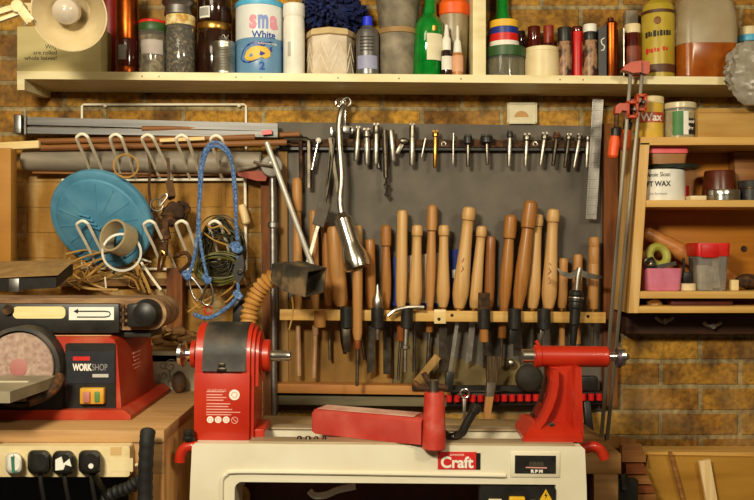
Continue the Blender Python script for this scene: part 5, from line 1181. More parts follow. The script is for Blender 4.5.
t = thing('bench_sander', (-.85, -.47, zt), 'red belt and disc sander with black control plate and cream belt', 'sander')
xf = X(131, .647); xbk = -.556
mb = MB()
mb.loft([[V(-1.5, -.650, z), V(xf + i, -.650, z), V(xf - .004 + i, -.28, z), V(-1.5, -.28, z)] for z, i in ((zt + .001, 0), (zt + .010, .0), (zt + .022, -.014))]); part('base', mb, m_sandred, t)
mb = MB(); xd = X(118, .62); zb_, zt_ = zt + .021, Z(337, .62)
prof = [(-.90, zb_), (xd + .008, zb_), (xd - .002, zt_ - .02), (xd - .008, zt_ - .006), (xd - .02, zt_), (-.90, zt_)]
mb.loft([[V(x, -.622, z) for x, z in prof], [V(x, -.34, z) for x, z in prof]]); part('body', mb, m_sandred, t)
FP = .6225
mb = MB(); mb.prism(rp_(X(66, FP), Z(410.5, FP), X(116, FP), Z(343, FP), .006), (0, -FP, 0), (1, 0, 0), (0, 0, 1), (0, -.005, 0)); part('control_plate', mb, m_black, t)
mb = MB(); mb.loft([[V(x, -d, zt_ + h) for x, d in ((-.9, .60), (xd - .022, .60), (xd - .022, .36), (-.9, .36))] for h in (0, .002)]); part('dust_layer', mb, mat('tan_dust_film', ['#a5603c', '#bf8f62', '#cda878'], .9, scale=(9, 9, 9), bump=.3), t)
CP = FP + .0052
mb = MB(); mb.prism(rp_(X(68, FP), Z(383, FP), X(115, FP), Z(351, FP), .003), (0, -CP, 0), (1, 0, 0), (0, 0, 1), (0, -.001, 0)); cpl = part('name_plate', mb, mat('slate_plate', ['#26262a', '#33333a'], .35), t)
sq(mb := MB(), 73, 356.5, 90, 360.5, CP + .001, .0006); part('red_tab', mb, m_inkred, cpl)
text('WORK', .0205, W(73, 370.4, CP + .0016), m_inkw, cpl, align='LEFT', sx=.63, bold=.0009)
text('SHOP', .0205, W(92, 370.4, CP + .0016), mat('grey_print', ['#8a8684', '#9a9694'], .5, bump=0), cpl, align='LEFT', sx=.66)
sq(mb := MB(), 92.5, 374, 108.5, 377.3, CP + .001, .0006); part('caption_bar', mb, mat('pale_grey_print', ['#b5b0a8', '#c5c0b8'], .6, bump=0), t)
mb = MB(); mb.span(W(82, 387, CP), (X(106, CP), -CP - .016, Z(403, CP)), .003); part('switch', mb, mat('dusty_yellow', ['#c08a24', '#d6a338'], .5, bump=0), t)
mb = MB(); mb.span(W(84, 391.5, CP + .014), (X(93, CP), -CP - .022, Z(401, CP)), .002); part('stop_button', mb, mat('dusty_rose_button', ['#a8605a', '#bd7a70'], .5, bump=0), t)
mb = MB(); mb.span(W(95, 391.5, CP + .014), (X(102, CP), -CP - .019, Z(401, CP)), .002); part('start_button', mb, mat('green_button', ['#4a7a44', '#5c8c54'], .5, bump=0), t)
# side print on the body right side
mb = MB()
xs_ = xd + .003
for k in range(7): mb.box((xs_ - .001 + .0 - (k * .0), -.48 , zt_ - .05 - k * .009), (.002, .06 - .01 * (k % 3), .003))
for k in range(3): mb.rev([(.010, 0), (.010, .002)], (xd + .002, -.52 + .03 * k, zt_ - .125), (1, 0, .06), 16)
part('side_print', mb, MATS['faded_white_print'], t)
# belt unit
bx1 = X(158, .52); bz = Z(312, .52); br_ = .036
d0, d1 = .46, .585
mb = MB(); x0 = -1.5
rings = []
loop = [(x0, bz - br_), ] + [(bx1 + br_ * math.cos(R(a)), bz + br_ * math.sin(R(a))) for a in range(-90, 91, 12)] + [(x0, bz + br_)]
mb.loft([[V(x, -d, z) for x, z in loop] for d in (d0, d1)]); part('sanding_belt', mb, m_belt, t)
mb = MB(); zf0, zf1 = Z(333, .60), Z(303.5, .60)
mb.span((-1.5, -.605, zf0), (X(120, .6), -d1 - .0005, zf1), .004); part('belt_frame', mb, m_black, t)
mb = MB(); mb.span((-1.5, -.57, Z(338, .58)), (X(150, .58), -.47, bz - br_ - .002), .003); part('belt_underframe', mb, m_blackdust, t)
mb = MB(); mb.rev([(.034, 0), (.033, .012), (.026, .028), (.014, .034)], V(X(146, .6), -d1 - .0005, Z(314, .6)), (0, -1, 0), 28); mb.span((X(128, .6), -.612, Z(327, .6)), (X(146, .6), -d1 - .0005, Z(303.5, .6)), .005); part('end_cap', mb, m_black, t)
mb = MB()
for k in range(3): mb.box(W(122.5, 306.5 + k * 7, .606), (.010, .006, .008))
part('bracket', mb, m_rust, t)
FPB = .6055
mb = MB(); mb.prism(rp_(X(13, FPB), Z(318.5, FPB), X(65.5, FPB), Z(306.5, FPB), .010), (0, -FPB, 0), (1, 0, 0), (0, 0, 1), (0, -.001, 0)); part('belt_window', mb, m_palestick, t)
part('tracking_knob', MB().rev([(.012, 0), (.013, .003), (.010, .010)], W(9, 310, FPB - .001), (0, -1, 0), 18), m_rust, t)
mb = MB(); sq(mb, 69, 307, 114, 320, FPB, .0008); part('arrow_plate', mb, m_whitepap, t)
mb = MB(); A = FPB + .0014
mb.tube([W(77, 317, A), W(105, 317, A), W(109, 316.2, A), W(110.4, 313.9, A), W(109, 311.8, A), W(105, 311.2, A), W(76, 311.2, A)], .0014, 6, 1)
mb.slab([(X(73.5, A), Z(311.2, A)), (X(78, A), Z(308.8, A)), (X(78, A), Z(313.6, A))], A - .0005, A + .0006); part('arrow', mb, m_ink, t)
# disc
dcn = W(20, 367, .66)
mb = MB(); kk = S(.66)
mb.rev([(38 * kk, 0), (40.5 * kk, .003), (40.5 * kk, .05), (36.5 * kk, .052), (36 * kk, .012)], dcn + V(0, .046, 0), (0, -1, 0), 48); part('disc_guard', mb, m_blackdust, t)
mb = MB(); mb.rev([(33.5 * kk, 0), (34.5 * kk, .002), (34.5 * kk, .009), (34 * kk, .011)] + [(q_ * kk, .011 + (.0006 if i % 2 else 0)) for i, q_ in enumerate((28, 24, 20, 16, 12, 8, 4, 1))], dcn + V(0, .004, 0), (0, -1, 0), 48); part('sanding_disc', mb, m_disc, t)
part('disc_centre', MB().rev([(9 * kk, 0), (8.5 * kk, .0008)], dcn + V(0, -.0077, 0), (0, -1, 0), 30), mat('rose_disc_centre', ['#a0615c', '#b5807a'], .9), t)
mb = MB(); mb.slab([(-1.3, Z(409, .64)), (X(62, .64), Z(409, .64)), (X(62, .64), Z(384, .64)), (X(40, .64), Z(378, .64)), (-1.3, Z(378, .64))], .6225, .645); part('lower_guard', mb, m_black, t)
# table
tzz = Z(375.5, .672)
mb = MB(); mb.loft([[V(-1.3, -.672, z), V(X(57, .672), -.672, z), V(X(57, .672), -.74, z), V(X(10, .88), -.88, z), V(-1.3, -.88, z)] for z in (tzz - .022, tzz - .001, tzz)]); part('table', mb, m_tablegrey, t)
mb = MB(); mb.bar((-1.3, -.76, tzz + .0005), (X(29, .76), -.76, tzz + .0005), .012, .0018, (0, 0, 1)); part('mitre_slot', mb, mat('pale_slot', ['#c9c0a6', '#d8cfb6'], .5), t)
mb = MB(); mb.tube([W(60, 376, .68), W(56, 386, .70), W(44, 396, .72), W(28, 402, .74)], .011, 8, 6); part('tilt_quadrant', mb, m_rust, t)

# grey patterned slab behind
t = thing('stone_block', W(170, 396, .15), 'grey stone slab with swirl pattern leaning behind the sander and headstock', 'slab')
m_slab = mat('grey_swirl_stone', ['#7d7462', '#928972', '#a39a83'], .8, scale=(9, 9, 9))
mb = MB(); mb.span(W(150, 398, .26), (X(196, .26), -.23, Z(352, .26)), .006); part('slab', mb, m_slab, t)
mb = MB()
for k in range(5):
    cx, cy, rr = 164 + 7 * (k % 3), 366 + 9 * (k // 2), .012 + .006 * (k % 3)
    mb.tube([W(cx, cy, .261) + V(rr * (1 - i / 16) * math.cos(i * .6 + k), 0, rr * (1 - i / 16) * math.sin(i * .6 + k)) for i in range(13)], .0018, 6, 2)
part('swirl', mb, mat('grey_swirl_relief', ['#6d6555', '#857c68'], .8), t)
mb = MB(); mb.ball(W(179, 382, .30), .022, (.9, .8, 1.3), 14, 10); solo('dark_lump', mb, m_leather, 'dark brown rounded lump beside the headstock, before the stone slab', 'lump')
random.seed(9)
mb = MB()
for k in range(14): mb.ball(W(random.uniform(150, 196), random.uniform(330, 350), random.uniform(.08, .2)), random.uniform(.012, .022), (1.4, .8, random.uniform(.5, .9)), 8, 6, .25)
solo('offcut_heap', mb, m_oldwood, 'heap of dusty brown wood scraps between sander and headstock', 'scraps', kind='stuff')
solo('ledge_board', MB().bar(W(140, 353, .14), W(200, 353, .14), .018, .24, bev=.001), m_oldwood, 'dusty brown ledge board carrying the wood scraps', 'board')

# power strip and plugs
PF = .746
t = thing('power_strip', W(67, 475, PF), 'cream extension socket strip screwed to the plywood bench front', 'socket strip')
mb = MB(); mb.prism(rp_(X(2, PF), Z(473, PF), X(134, PF), Z(442.5, PF), .006), (0, -PF, 0), (1, 0, 0), (0, 0, 1), (0, -.030, 0)); part('body', mb, m_cream_pl, t)
mb = MB(); sq(mb, 109.5, 458, 133, 471.5, PF + .0302, .0004); part('label', mb, mat('cream_label', ['#e0cc9a', '#e8d6a8'], .5, bump=0), t)
sq(mb := MB(), 110.5, 447, 121.5, 455, PF + .0302, .0005); part('rating_mark', mb, mat('tan_mark', ['#c9a468', '#d4b27a'], .6, bump=0), t)
mb = MB(); mb.tube([W(133, 466, .76), W(139, 465, .765), W(141, 472, .765), W(140, 486, .765)], .0035, 8, 4); part('cord', mb, m_cream_pl, t)
PP = .776
def plug(px, py, w, h, m, lab, cab=True, m2=None):
    t = thing('mains_plug', W(px, py + h / 2, PP), lab, 'plug', 'plugs in the cream socket strip')
    k = S(PP)
    mb = MB(); mb.loft([rrz(W(px, py, PP + d), w / 2 * k * f, h / 2 * k * f) for d, f in ((.0005, .94), (.004, 1), (.022, .96), (.030, .86), (.034, .66))]); part('body', mb, m, t)
    if cab:
        mb = MB(); mb.tube([W(px + 1, py + h * .42, PP + .012), W(px + 2, py + h * .9, PP + .012), W(px + 5, py + h * 1.6, PP + .004), W(px + 8, py + h * 2.6, PP - .02)], .0045, 8, 5); part('cable', mb, m_rubber, t)
    if m2:
        mb = MB(); k2 = PP + .0345; mb.slab([(X(px + a, k2), Z(py + b, k2)) for a, b in m2[1]], k2 - .003, k2 + .001); part('marking', mb, m2[0], t)
    return t
def rrz(c, a, b, r=.0125, n=4):
    out = []
    for qx, qz, a0 in ((1, 1, 0), (-1, 1, 90), (-1, -1, 180), (1, -1, 270)):
        for i in range(n + 1): an = R(a0 + 90 * i / n); out.append(V(c.x + qx * (a - r) + r * math.cos(an), c.y, c.z + qz * (b - r) + r * math.sin(an)))
    return out
plug(14, 463.5, 17, 22, m_white, 'white adapter plug with green stripe, leftmost in the strip', False, (mat('green_print', ['#2f6a58', '#3d7a66'], .6, bump=0), [(-3, -7), (0, -7), (1, 7), (3, 9), (-2, 9)]))
plug(39, 462, 23, 24, m_black, 'plain black plug between the white adapter and the white patched plug')
plug(63.5, 462.5, 22, 24, m_black, 'black plug with a torn white label patch', True, (m_whitepap, [(-8, -3), (-2, -6), (0, 1), (6, -4), (8, 4), (2, 2), (0, 7), (-8, 8)]))
plug(90, 462, 23, 24, m_black, 'black plug with a white dot, rightmost in the strip', True, (m_white, [(2.6 * math.cos(R(a)) + 1, 2.6 * math.sin(R(a)) + 4) for a in range(0, 360, 30)]))
# black hoses
mb = MB(); mb.tube([W(145, 500, .80), W(145.5, 470, .80), W(147, 440, .80), W(148, 432, .79)], .0155, 16, 8, False, lambda i, n: .0150 + .0008 * math.sin(i * 2.2)); solo('black_hose', mb, m_rubber, 'thick black rubber hose end standing up before the bench corner', 'hose')
mb = MB(); mb.tube([W(150, 474, .77), W(140, 480, .78), W(128, 488, .78), W(112, 494, .77), W(100, 508, .76)], .014, 14, 12, False, lambda i, n: .0125 + .0018 * math.sin(i * 1.6)); solo('corrugated_hose', mb, m_rubber, 'black corrugated hose curling below the socket strip', 'hose')
mb = MB(); mb.tube([W(94, 474, .79), W(102, 488, .78), W(112, 505, .77)], .007, 8, 5); solo('grey_cable', mb, m_darksteel, 'grey cable slanting down right from the rightmost plug', 'cable')

# ------------------------------------------------------------------ right cabinet
CD = .20
t = thing('wooden_cabinet', W(700, 313, .1), 'open golden wooden wall cabinet with shelves, right side', 'cabinet')
xe = X(800, CD)
def lv(py, d=CD): return Z(py, d)
zT0, zT1 = lv(145), lv(137)
mb = MB(); mb.loft([[V(X(a, CD), -d, lv(b)) for a, b in ((640, 143), (649.5, 143), (638.5, 313), (628.5, 313))] for d in (.002, CD)]); part('side', mb, m_pinez, t)
part('top', MB().span((X(640, CD), -CD, zT0), (xe, -.002, zT1), .001), m_pine, t)
part('middle_shelf', MB().span((X(646, CD), -CD + .004, lv(207)), (xe, -.002, lv(200)), .001), m_pine, t)
part('bottom_shelf', MB().span((X(640, CD), -CD + .002, lv(298.5)), (xe, -.002, lv(291.5)), .001), m_pine, t)
part('base_board', MB().span((X(639, CD), -CD + .001, lv(313)), (xe, -.002, lv(306.5)), .001), m_pine, t)
part('back', MB().span((X(634, .02), -.012, lv(313)), (xe, -.002, zT1 - .003), .001), wood('warm_orange_ply', ['#9c5a14', '#b8731f', '#c98834'], 'x', .5, 30, 3), t)
part('divider', MB().span((X(735, .06), -.06, lv(200) ), (X(760, .06), -.012, zT0), .001), m_dowel, t)
mb = MB()
for px, py in ((744, 249),): mb.rev([(.010, 0), (.007, .0012)], W(px, py, .0121), (0, -1, 0), 14)
part('knot', mb, m_rust, t)
cz = dict(top=zT1, mid=lv(200), bot=lv(291.5))
# on top
kw = dict(zb=cz['top'] + .0003)
t, c, Rr, H = can('wax_tin', 'yellow wax tin with red band on top of the cabinet beside the clamps', 'tin', 636, 663, 98, .13, [('body', mat('yellow_tin', ['#cfa636', '#ddb74a'], .4), cyl(0, .84)), ('lid', m_cream_pl, cyl(.84, 1, 1.03))], zb=cz['top'] + .0003)
label_on(t, c, Rr, H, mat('rust_red_label', ['#a8401c', '#b84e28'], .5), -80, 80, .38, .62)
text('Wax', .030, (c.x, c.y, c.z + H * .42), m_inkw, t, bend=(Rr + .0016, R(fd(c)) + .15), bold=.0008)
t, c, Rr, H = can('polish_tin', 'clear jar with green and yellow label on top of the cabinet beside the box', 'jar', 664, 695, 104, .13, [('body', m_clearpl, cyl(0, .84)), ('contents', mat('yellow_green_paste', ['#b8a23e', '#cdb858'], .6), cyl(.02, .8, .9)), ('lid', mat('pale_clear_lid', ['#c4b48c', '#d8caa6'], .3), cyl(.84, 1, 1.03))], zb=cz['top'] + .0003)
label_on(t, c, Rr, H, mat('green_label', ['#2f6a2c', '#3f7d3a'], .5), -44, -6, .1, .74); 
label_on(t, c, Rr, H, m_black, 12, 60, .12, .55); label_on(t, c, Rr, H, m_whitepap, -6, 12, .1, .74)
text('Wood', .013, (c.x, c.y, c.z + H * .42), m_inkw, t, bend=(Rr + .0018, R(fd(c)) + .62), bold=.0004)
text('Filler', .013, (c.x, c.y, c.z + H * .24), m_inkw, t, bend=(Rr + .0018, R(fd(c)) + .62), bold=.0004) 
t = thing('cardboard_box', W(727, 137, .15), 'closed brown cardboard box on top of the cabinet', 'box')
part('carton', MB().span((X(698, .18), -.18, cz['top'] + .0003), (X(790, .18), -.04, lv(108, .18)), .002), m_card, t)
part('flap_edge', MB().span((X(698, .18), -.181, lv(113, .18)), (X(790, .18), -.1802, lv(112.4, .18)), 0), m_dowel, t)
# middle shelf
t, c, Rr, H = can('soft_wax_tin', 'white tin lettered soft wax on the middle cabinet shelf', 'tin', 638, 684, 170, .12, [('body', m_white, cyl(0, .97, 1, .02)), ('lid', m_darksteel, cyl(.97, 1, .96))], zb=cz['mid'] + .0003)
text('SOFT WAX', .0200, (c.x, c.y, c.z + H * .44), m_ink, t, bend=(Rr + .0008, R(fd(c)) - .27), bold=.0005, sx=.85)
text('Annie Sloan', .0165, (c.x, c.y, c.z + H * .74), m_ink, t, bend=(Rr + .0008, R(fd(c)) - .10), sx=.8)
text('for furniture', .009, (c.x, c.y, c.z + H * .18), MATS['grey_print'], t, bend=(Rr + .0008, R(fd(c)) - .10))
zc2 = c.z + H + .0004; cxw = c.x
mb = MB(); mb.rev([(.062, 0), (.068, .001), (.070, .010), (.066, .012)], (X(672, .12), -.12, zc2), (0, 0, 1), 36); mb.box((X(676, .12), -.12, zc2 + .006), (.11, .05, .008), None, .002)
solo('flat_cover', mb, mat('dark_green_lid', ['#1c241c', '#2b342a'], .4), 'flat dark green lid lying on top of the white wax tin', 'lid')
t = thing('pink_lid_tub', (X(664, .12), -.12, zc2 + .0124), 'clear food tub with a coral pink lid stacked on the dark lid', 'tub')
z0 = zc2 + .0124; z1 = Z(155, .12)
mb = MB(); mb.loft([rrect(X(664, .12), -.12, z, a_, .045, .012, 4) for z, a_ in ((z0, .046), (z1, .052))]); part('tub', mb, mat('tan_clear_tub', ['#a8713e', '#bd8650'], .3, trans=.3, bump=0), t)
mb = MB(); mb.loft([rrect(X(663, .12), -.12, z, a_, .050, .012, 4) for z, a_ in ((z1, .056), (z1 + .016, .056), (z1 + .018, .050))]); mb.box((X(683, .12), -.12, z1 + .004), (.02, .02, .004)); part('lid', mb, m_pinklid, t)
mb = MB(); mb.rod((X(684, .05), -.05, cz['mid'] + .0003), (X(684, .05), -.05, cz['mid'] + .05), .014); solo('red_pot', mb, m_redpl, 'small red pot peeping out right of the white wax tin', 'pot')
solo('white_block', MB().span((X(688, .17), -.19, cz['mid'] + .0003), (X(704, .17), -.15, Z(196, .17)), .002), m_cream_pl, 'small cream block on the middle shelf edge', 'block')
t, c, Rr, H = can('brown_jar', 'upturned brown tapered jar on the middle shelf behind the silver lid', 'jar', 702, 737, 171, .08, [('body', mat('brown_plastic_jar', ['#4a1f10', '#632c18'], .3), [(1, 0), (1, .03), (.84, .94), (.80, 1)])], zb=cz['mid'] + .0003)
z0 = cz['mid'] + .0003
t, c, Rr, H = can('shallow_tin', 'shiny silver screw lid tin on the middle shelf before the brown jar', 'tin', 706, 739, 190, .155, [('lower', m_chrome, cyl(0, .45)), ('upper', m_chrome, [(.95, .451), (1, .5), (1, .9), (.96, 1), (.5, .985)])], zb=z0)
mb = MB(); mb.arc((X(718, .08), -.08, z0 + .02), .046, -30, 55, .055 + z0 * 0, .065, .002) if False else None
t, c, Rr, H = can('black_jar', 'black ribbed jar at the right end of the middle shelf', 'jar', 738, 764, 181, .14, [('body', m_black, cyl(0, .6)), ('lid', m_blackdust, cyl(.62, 1, .96)), ('ring', m_brass, cyl(.6, .64, 1.01))], zb=z0)
# bottom shelf
zb = cz['bot'] + .0003
t = thing('turned_mallet', W(690, 262, .07), 'turned wooden rolling pin shaped handle leaning across the bottom shelf', 'handle')
a, b = W(644, 232, .055), W(736, 281, .085); L = (b - a).length
mb = MB(); mb.rev([(.012, 0), (.019, .006), (.022, .05), (.025, L * .35), (.026, L * .5), (.0255, L * .7), (.022, L * .88), (.014, L * .97), (.010, L)], a, b - a, 24); part('body', mb, wood('orange_turned_wood', ['#a8622a', '#bd783a', '#cb8c4c'], 'x', .4), t)
mb = MB(); mb.rod(b, b + (b - a).normalized() * .07, .009, .006); part('shank', mb, m_darksteel, t)
solo('black_tool_head', MB().ball(W(748, 281, .13), .024, (1.5, .8, .8), 14, 8, .12), m_rust, 'dark metal tool head at the right end of the bottom shelf', 'tool')
t = thing('pink_tub', W(660, 291, .13), 'pink plastic tub of odds and ends on the bottom shelf', 'tub')
px0 = X(659.5, .14)
mb = MB(); mb.loft([rrect(px0, -.14, z, a_, b_, .010, 4) for z, a_, b_ in ((zb, .041, .040), (zb + .002, .044, .042), (Z(268, .14), .049, .046), (Z(268, .14), .046, .043), (zb + .004, .041, .039))]); part('tub', mb, m_pink, t)
mb = MB(); mb.ring(W(658, 256, .13), (.15, -1, .25), .026, .012, 26, 10); mb2 = solo('tape_roll', mb, mat('yellow_green_tape', ['#8d8a2e', '#a8a444', '#bdb860'], .5), 'yellow green tape roll standing in the pink tub', 'tape')
mb = MB(); mb.bar(W(650, 268, .165), W(676, 263, .165), .010, .004); mb.ring(W(648, 262, .165), (.3, -1, 0), .010, .003, 18, 6); solo('scissors', mb, m_chrome, 'steel scissors lying across the top of the pink tub', 'scissors')
mb = MB(); mb.tube([W(645, 263, .17), W(652, 258, .17), W(656, 268, .17)], .004, 6, 4); mb.tube([W(644, 268, .175), W(654, 267, .175)], .004, 6, 1); solo('black_clip', mb, m_black, 'black wire clip in the front of the pink tub', 'clip')
t = thing('fork_stand', W(687, 291, .15), 'black two pronged fork tool standing in a cream base', 'tool')
mb = MB(); mb.rev([(.022, 0), (.0235, .002), (.0235, .018), (.021, .020)], (X(687, .15), -.15, zb), (0, 0, 1), 24); part('base', mb, m_cream_pl, t)
mb = MB(); mb.bar(W(687, 284.5, .15), W(687, 272, .15), .026, .014, bev=.004); mb.bar(W(684, 274, .15), W(683.5, 258, .15), .005, .006); mb.bar(W(690, 274, .15), W(690, 258, .15), .005, .006); part('fork', mb, m_black, t)
t = thing('red_lid_container', (X(708.5, .15), -.14, zb), 'clear container with a bright red lid on the bottom shelf', 'container')
cx = X(709, .15)
mb = MB(); mb.loft([rrect(cx, -.14, z, a_, a_, .010, 4) for z, a_ in ((zb, .036), (zb + .003, .038), (Z(256, .15), .042))]); part('body', mb, m_clearpl, t)
mb = MB(); mb.loft([rrect(cx - .008, -.135, z, a_, a_, .006, 4) for z, a_ in ((zb + .004, .018), (zb + .07, .020))]); mb.bar((cx + .02, -.14, zb + .01), (cx + .012, -.14, zb + .085), .016, .03); part('contents', mb, mat('grey_brown_contents', ['#8a7a66', '#b0a28c'], .6, scale=(60, 60, 60)), t)
mb = MB(); mb.loft([rrect(cx, -.14, z, a_, a_, .010, 4) for z, a_ in ((Z(256, .15), .0445), (Z(245, .15), .0465), (Z(243, .15), .045))]); mb.box((cx - .012, -.187, Z(251, .15)), (.045, .006, .036), None, .002); part('lid', mb, m_redpl, t)
solo('cork_block', MB().box(W(733, 285, .14) , (.022, .03, .03), None, .003), m_palestick, 'small tan block right of the red lidded container', 'block')
# things in the gap and the beam below
solo('leather_case', MB().span((X(665, .12), -.17, lv(306.4)), (X(726, .12), -.05, lv(301)), .004), mat('maroon_leather', ['#4a1a14', '#612820'], .5), 'flat dark maroon case in the gap under the bottom shelf', 'case')
solo('white_scrap', MB().ball(W(655, 303, .14), .012, (1.8, .8, .7), 12, 8, .2), m_palez, 'pale scrap in the gap under the bottom shelf', 'scrap')
t = thing('dark_beam', W(690, 334, .06), 'dark stained beam with wing nuts under the cabinet', 'beam')
part('beam', MB().span((X(626, .07), -.07, Z(334, .07)), (X(800, .07), -.002, Z(313.6, CD)), .002), m_darkwood, t)
for px, py in ((664, 321), (712, 326)):
    c = W(px, py, .085); mb = MB(); mb.rod(c + V(0, .016, 0), c + V(0, -.012, 0), .008, None, 14); mb.tube([c + V(-.026, 0, .012), c + V(-.012, 0, .002), c, c + V(.012, 0, .002), c + V(.026, 0, .010)], .0055, 8, 4); part('wing_nut', mb, m_alum, t)

# ------------------------------------------------------------------ F clamps
GC = 'orange bar clamps hanging on the shelf front'
def clamp(xt, yt, xb, yb, d, jx, jy, lab, main):
    t = thing('bar_clamp', W(xb, yb, d), lab, 'clamp', GC)
    a, b = W(xt, yt, d), W(xb, yb, d)
    part('bar', MB().bar(a, b, .0095, .006, bev=.001), mat('clamp_bar_steel', ['#4a4036', '#7d7466', '#958c7e'], .4, .7, scale=(30, 30, 3)), t)
    mb = MB(); k = S(d)
    if main: pl = [(621, 71), (624, 66), (630, 63), (640, 61.5), (640, 73), (631, 74), (626, 72)]
    else: pl = [(640.5, 62), (648, 62.5), (648, 73), (646, 75), (640.5, 74)]
    mb.slab([(X(p_, d), Z(q_, d)) for p_, q_ in pl], d - .014, d + .014); part('fixed_jaw', mb, m_clampo, t)
    mb = MB(); c = W(jx, jy, d)
    f = .019 if main else .017
    for sx in (-1, 1): mb.box(c + V(sx * f * .62, 0, 0), (.007, .026, .040), None, .001)
    for sz in (-1, 1): mb.box(c + V(0, 0, sz * .019), (f * 1.5, .026, .008), None, .001)
    if main: mb.slab([(X(p_, d), Z(q_, d)) for p_, q_ in ((628, 104), (618, 104), (614.5, 107), (614, 114), (619, 114), (621, 111), (628, 112))], d - .012, d + .012)
    else: mb.slab([(X(p_, d), Z(q_, d)) for p_, q_ in ((638, 98), (632, 99), (631, 104), (638, 105))], d - .02, d - .004)
    sj = part('sliding_jaw', mb, m_clampo, t)
    mb = MB(); mb.rev([(.004, 0), (.006, .002), (.006, .014), (.004, .016)], c + V(0, -.013, -.002), (0, -1, 0), 14); part('rivet', mb, m_darksteel, sj)
    hx = (617, 108, 616, 130, 612.5, 158) if main else (632, 104, 628, 124, 624, 150)
    dd = d if main else d - .025
    mb = MB(); mb.rod(W(hx[0], hx[1], dd), W(hx[2], hx[3], dd), .0065); part('screw', mb, m_rust, t)
    mb = MB(); p0, p1 = W(hx[2], hx[3] - 2, dd), W(hx[4], hx[5], dd); L = (p1 - p0).length
    mb.rev([(.008, 0), (.013, .004), (.011, .02), (.0145, .034), (.0145, L - .006), (.010, L)], p0, p1 - p0, 12); hg = part('handle', mb, mat('bright_orange_grip', ['#e04a14', '#f0602a'], .4), t)
    mb = MB(); mb.rev([(.0085, -.001), (.0136, .003), (.0116, .019), (.012, .022), (.009, .022)], p0 + V(0, -.0008, 0), p1 - p0, 12); part('grip_collar', mb, m_black, hg)
clamp(631.5, 62, 601, 442, .240, 631.5, 110, 'orange jawed bar clamp nearer the grey board, hanging on shelf edge', True)
clamp(643, 64, 607, 440, .222, 640.5, 103, 'orange jawed bar clamp nearer the cabinet, its jaw set higher', False)

# ------------------------------------------------------------------ lower right
t = thing('plywood_box', W(700, 500, .15), 'golden plywood box standing low against the brick wall at right', 'box')
part('front', MB().slab([(X(a, .16), Z(b, .16)) for a, b in ((648, 456), (760, 458), (800, 458), (800, 745), (670, 745), (645, 470))], .14, .16), wood('golden_ply', ['#9a6a1e', '#b5822c', '#c6963f'], 'x', .6, 20, 3), t)
part('top_edge', MB().bar(W(636, 453, .085), W(800, 453.5, .085), .13, .010, (0, 0, 1)), m_pine, t)
mb = MB(); mb.bar(W(636, 454, .13), W(800, 454.5, .13), .016, .02); part('lip', mb, m_pine, t)
part('side', MB().span((X(790, .16), -.139, Z(745, .16)), (X(800, .16), -.02, Z(459, .16))), m_plyz, t)
solo('pale_batten', MB().bar(W(704, 460, .18), W(752, 730, .18), .031, .012, bev=.001), m_palez, 'pale new softwood batten leaning on the plywood box', 'batten')
solo('brown_stick', MB().bar(W(670, 452, .172), W(745, 730, .172), .010, .008), m_dowel, 'thin brown stick leaning on the plywood box left of the pale batten', 'stick')
t = thing('offcut_boards', W(635, 520, .15), '', 'board') if False else None
rw = wood('red_brown_board', ['#5d2c10', '#7a3f18', '#925225'], 'x', .6)
for i, (x0, x1, y0, y1) in enumerate(((622, 646, 445, 463), (626, 648, 464, 475), (628, 652, 476, 485), (628, 656, 486, 494), (628, 660, 495, 752))):
    solo('board_offcut', MB().slab([(X(a, .22 + .01 * i), Z(b, .22 + .01 * i)) for a, b in ((x0, y0 + 1), (x1 - 4, y0), (x1, y1 - 1), (x0, y1 - 1.0))], .195 + .008 * i, .22 + .01 * i), m_dowel if i % 2 == 0 else rw,
         ('topmost and tallest', 'second from top', 'third from top', 'fourth from top', 'lowest visible')[i] + ' red brown board offcut stepped beside the plywood box', 'board', 'board offcuts by the plywood box')
solo('leaning_board', MB().slab([(X(a, .17), Z(b, .17)) for a, b in ((598, 735), (640, 735), (636, 440), (606, 436))], .15, .17), wood('brown_leaning_board', ['#6a3f14', '#87561f', '#9c6b2e'], 'z', .6), 'dark golden board leaning on the wall behind the lathe right end', 'board')
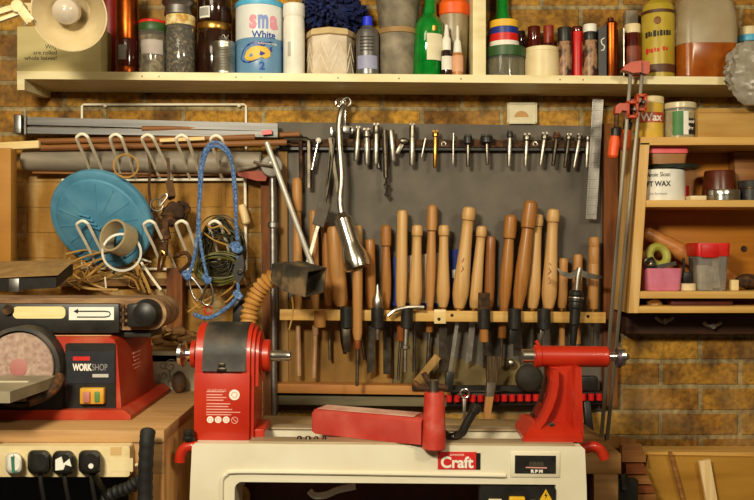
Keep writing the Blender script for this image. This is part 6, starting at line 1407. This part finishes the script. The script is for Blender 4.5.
t = thing('black_strap_clamp', W(622, 500, .3), 'black lumpy buckle with strap hanging low beside the board offcuts', 'strap')
mb = MB(); mb.bar(W(601, 452, .32), W(622, 486, .32), .026, .008, bev=.002); part('strap', mb, m_black, t)
mb = MB(); mb.loft([rrz(W(622, 492, .32 + d), a_, b_, .014) for d, a_, b_ in ((-.02, .034, .03), (0, .042, .038), (.02, .036, .032))]); part('buckle', mb, m_rubber, t)
mb = MB(); mb.bar(W(623, 474, .34), W(624, 490, .345), .012, .006); part('clip', mb, m_darksteel, t)

# ------------------------------------------------------------------ light, camera
def area(name, loc, target, size, sy, power, col):
    l = bpy.data.lights.new(name, 'AREA'); l.shape = 'RECTANGLE'; l.size = size; l.size_y = sy; l.energy = power; l.color = col
    o = bpy.data.objects.new(name, l); COL.objects.link(o); o.location = loc
    o.rotation_euler = (Vector(target) - Vector(loc)).to_track_quat('-Z', 'Y').to_euler(); return o
area('ceiling_lamp', (-.65, -2.5, 2.12), (-.1, 0, 1.3), .36, .22, 54, (1, .90, .67))
area('side_lamp', (1.15, -2.3, 2.2), (.4, 0, 1.3), .30, .22, 17, (1, .88, .64))
area('bench_fill', (-.7, -1.6, 2.35), (-.4, -.5, 1.0), .5, .3, 4, (1, .90, .67))  # weak fill light added above the bench, no fitting there
w = bpy.data.worlds.new('warm_front_fill'); bpy.context.scene.world = w; w.use_nodes = True  # faint warm fill added from the open front; no door stands there
w.node_tree.nodes['Background'].inputs['Color'].default_value = (1, .85, .66, 1); w.node_tree.nodes['Background'].inputs['Strength'].default_value = .09
cam = bpy.data.cameras.new('camera'); co = bpy.data.objects.new('camera', cam); COL.objects.link(co)
co.location = (0, -DIST, EYE); co.rotation_euler = (R(90), 0, 0)
cam.sensor_width = 36; cam.lens = FPX / 754 * 36; cam.clip_start = .05
sc = bpy.context.scene; sc.camera = co
vs = sc.view_settings; vs.view_transform = 'Standard'; vs.look = 'None'; vs.exposure = -.06; vs.gamma = 1
sc.cycles.max_bounces = 8; sc.cycles.transparent_max_bounces = 8
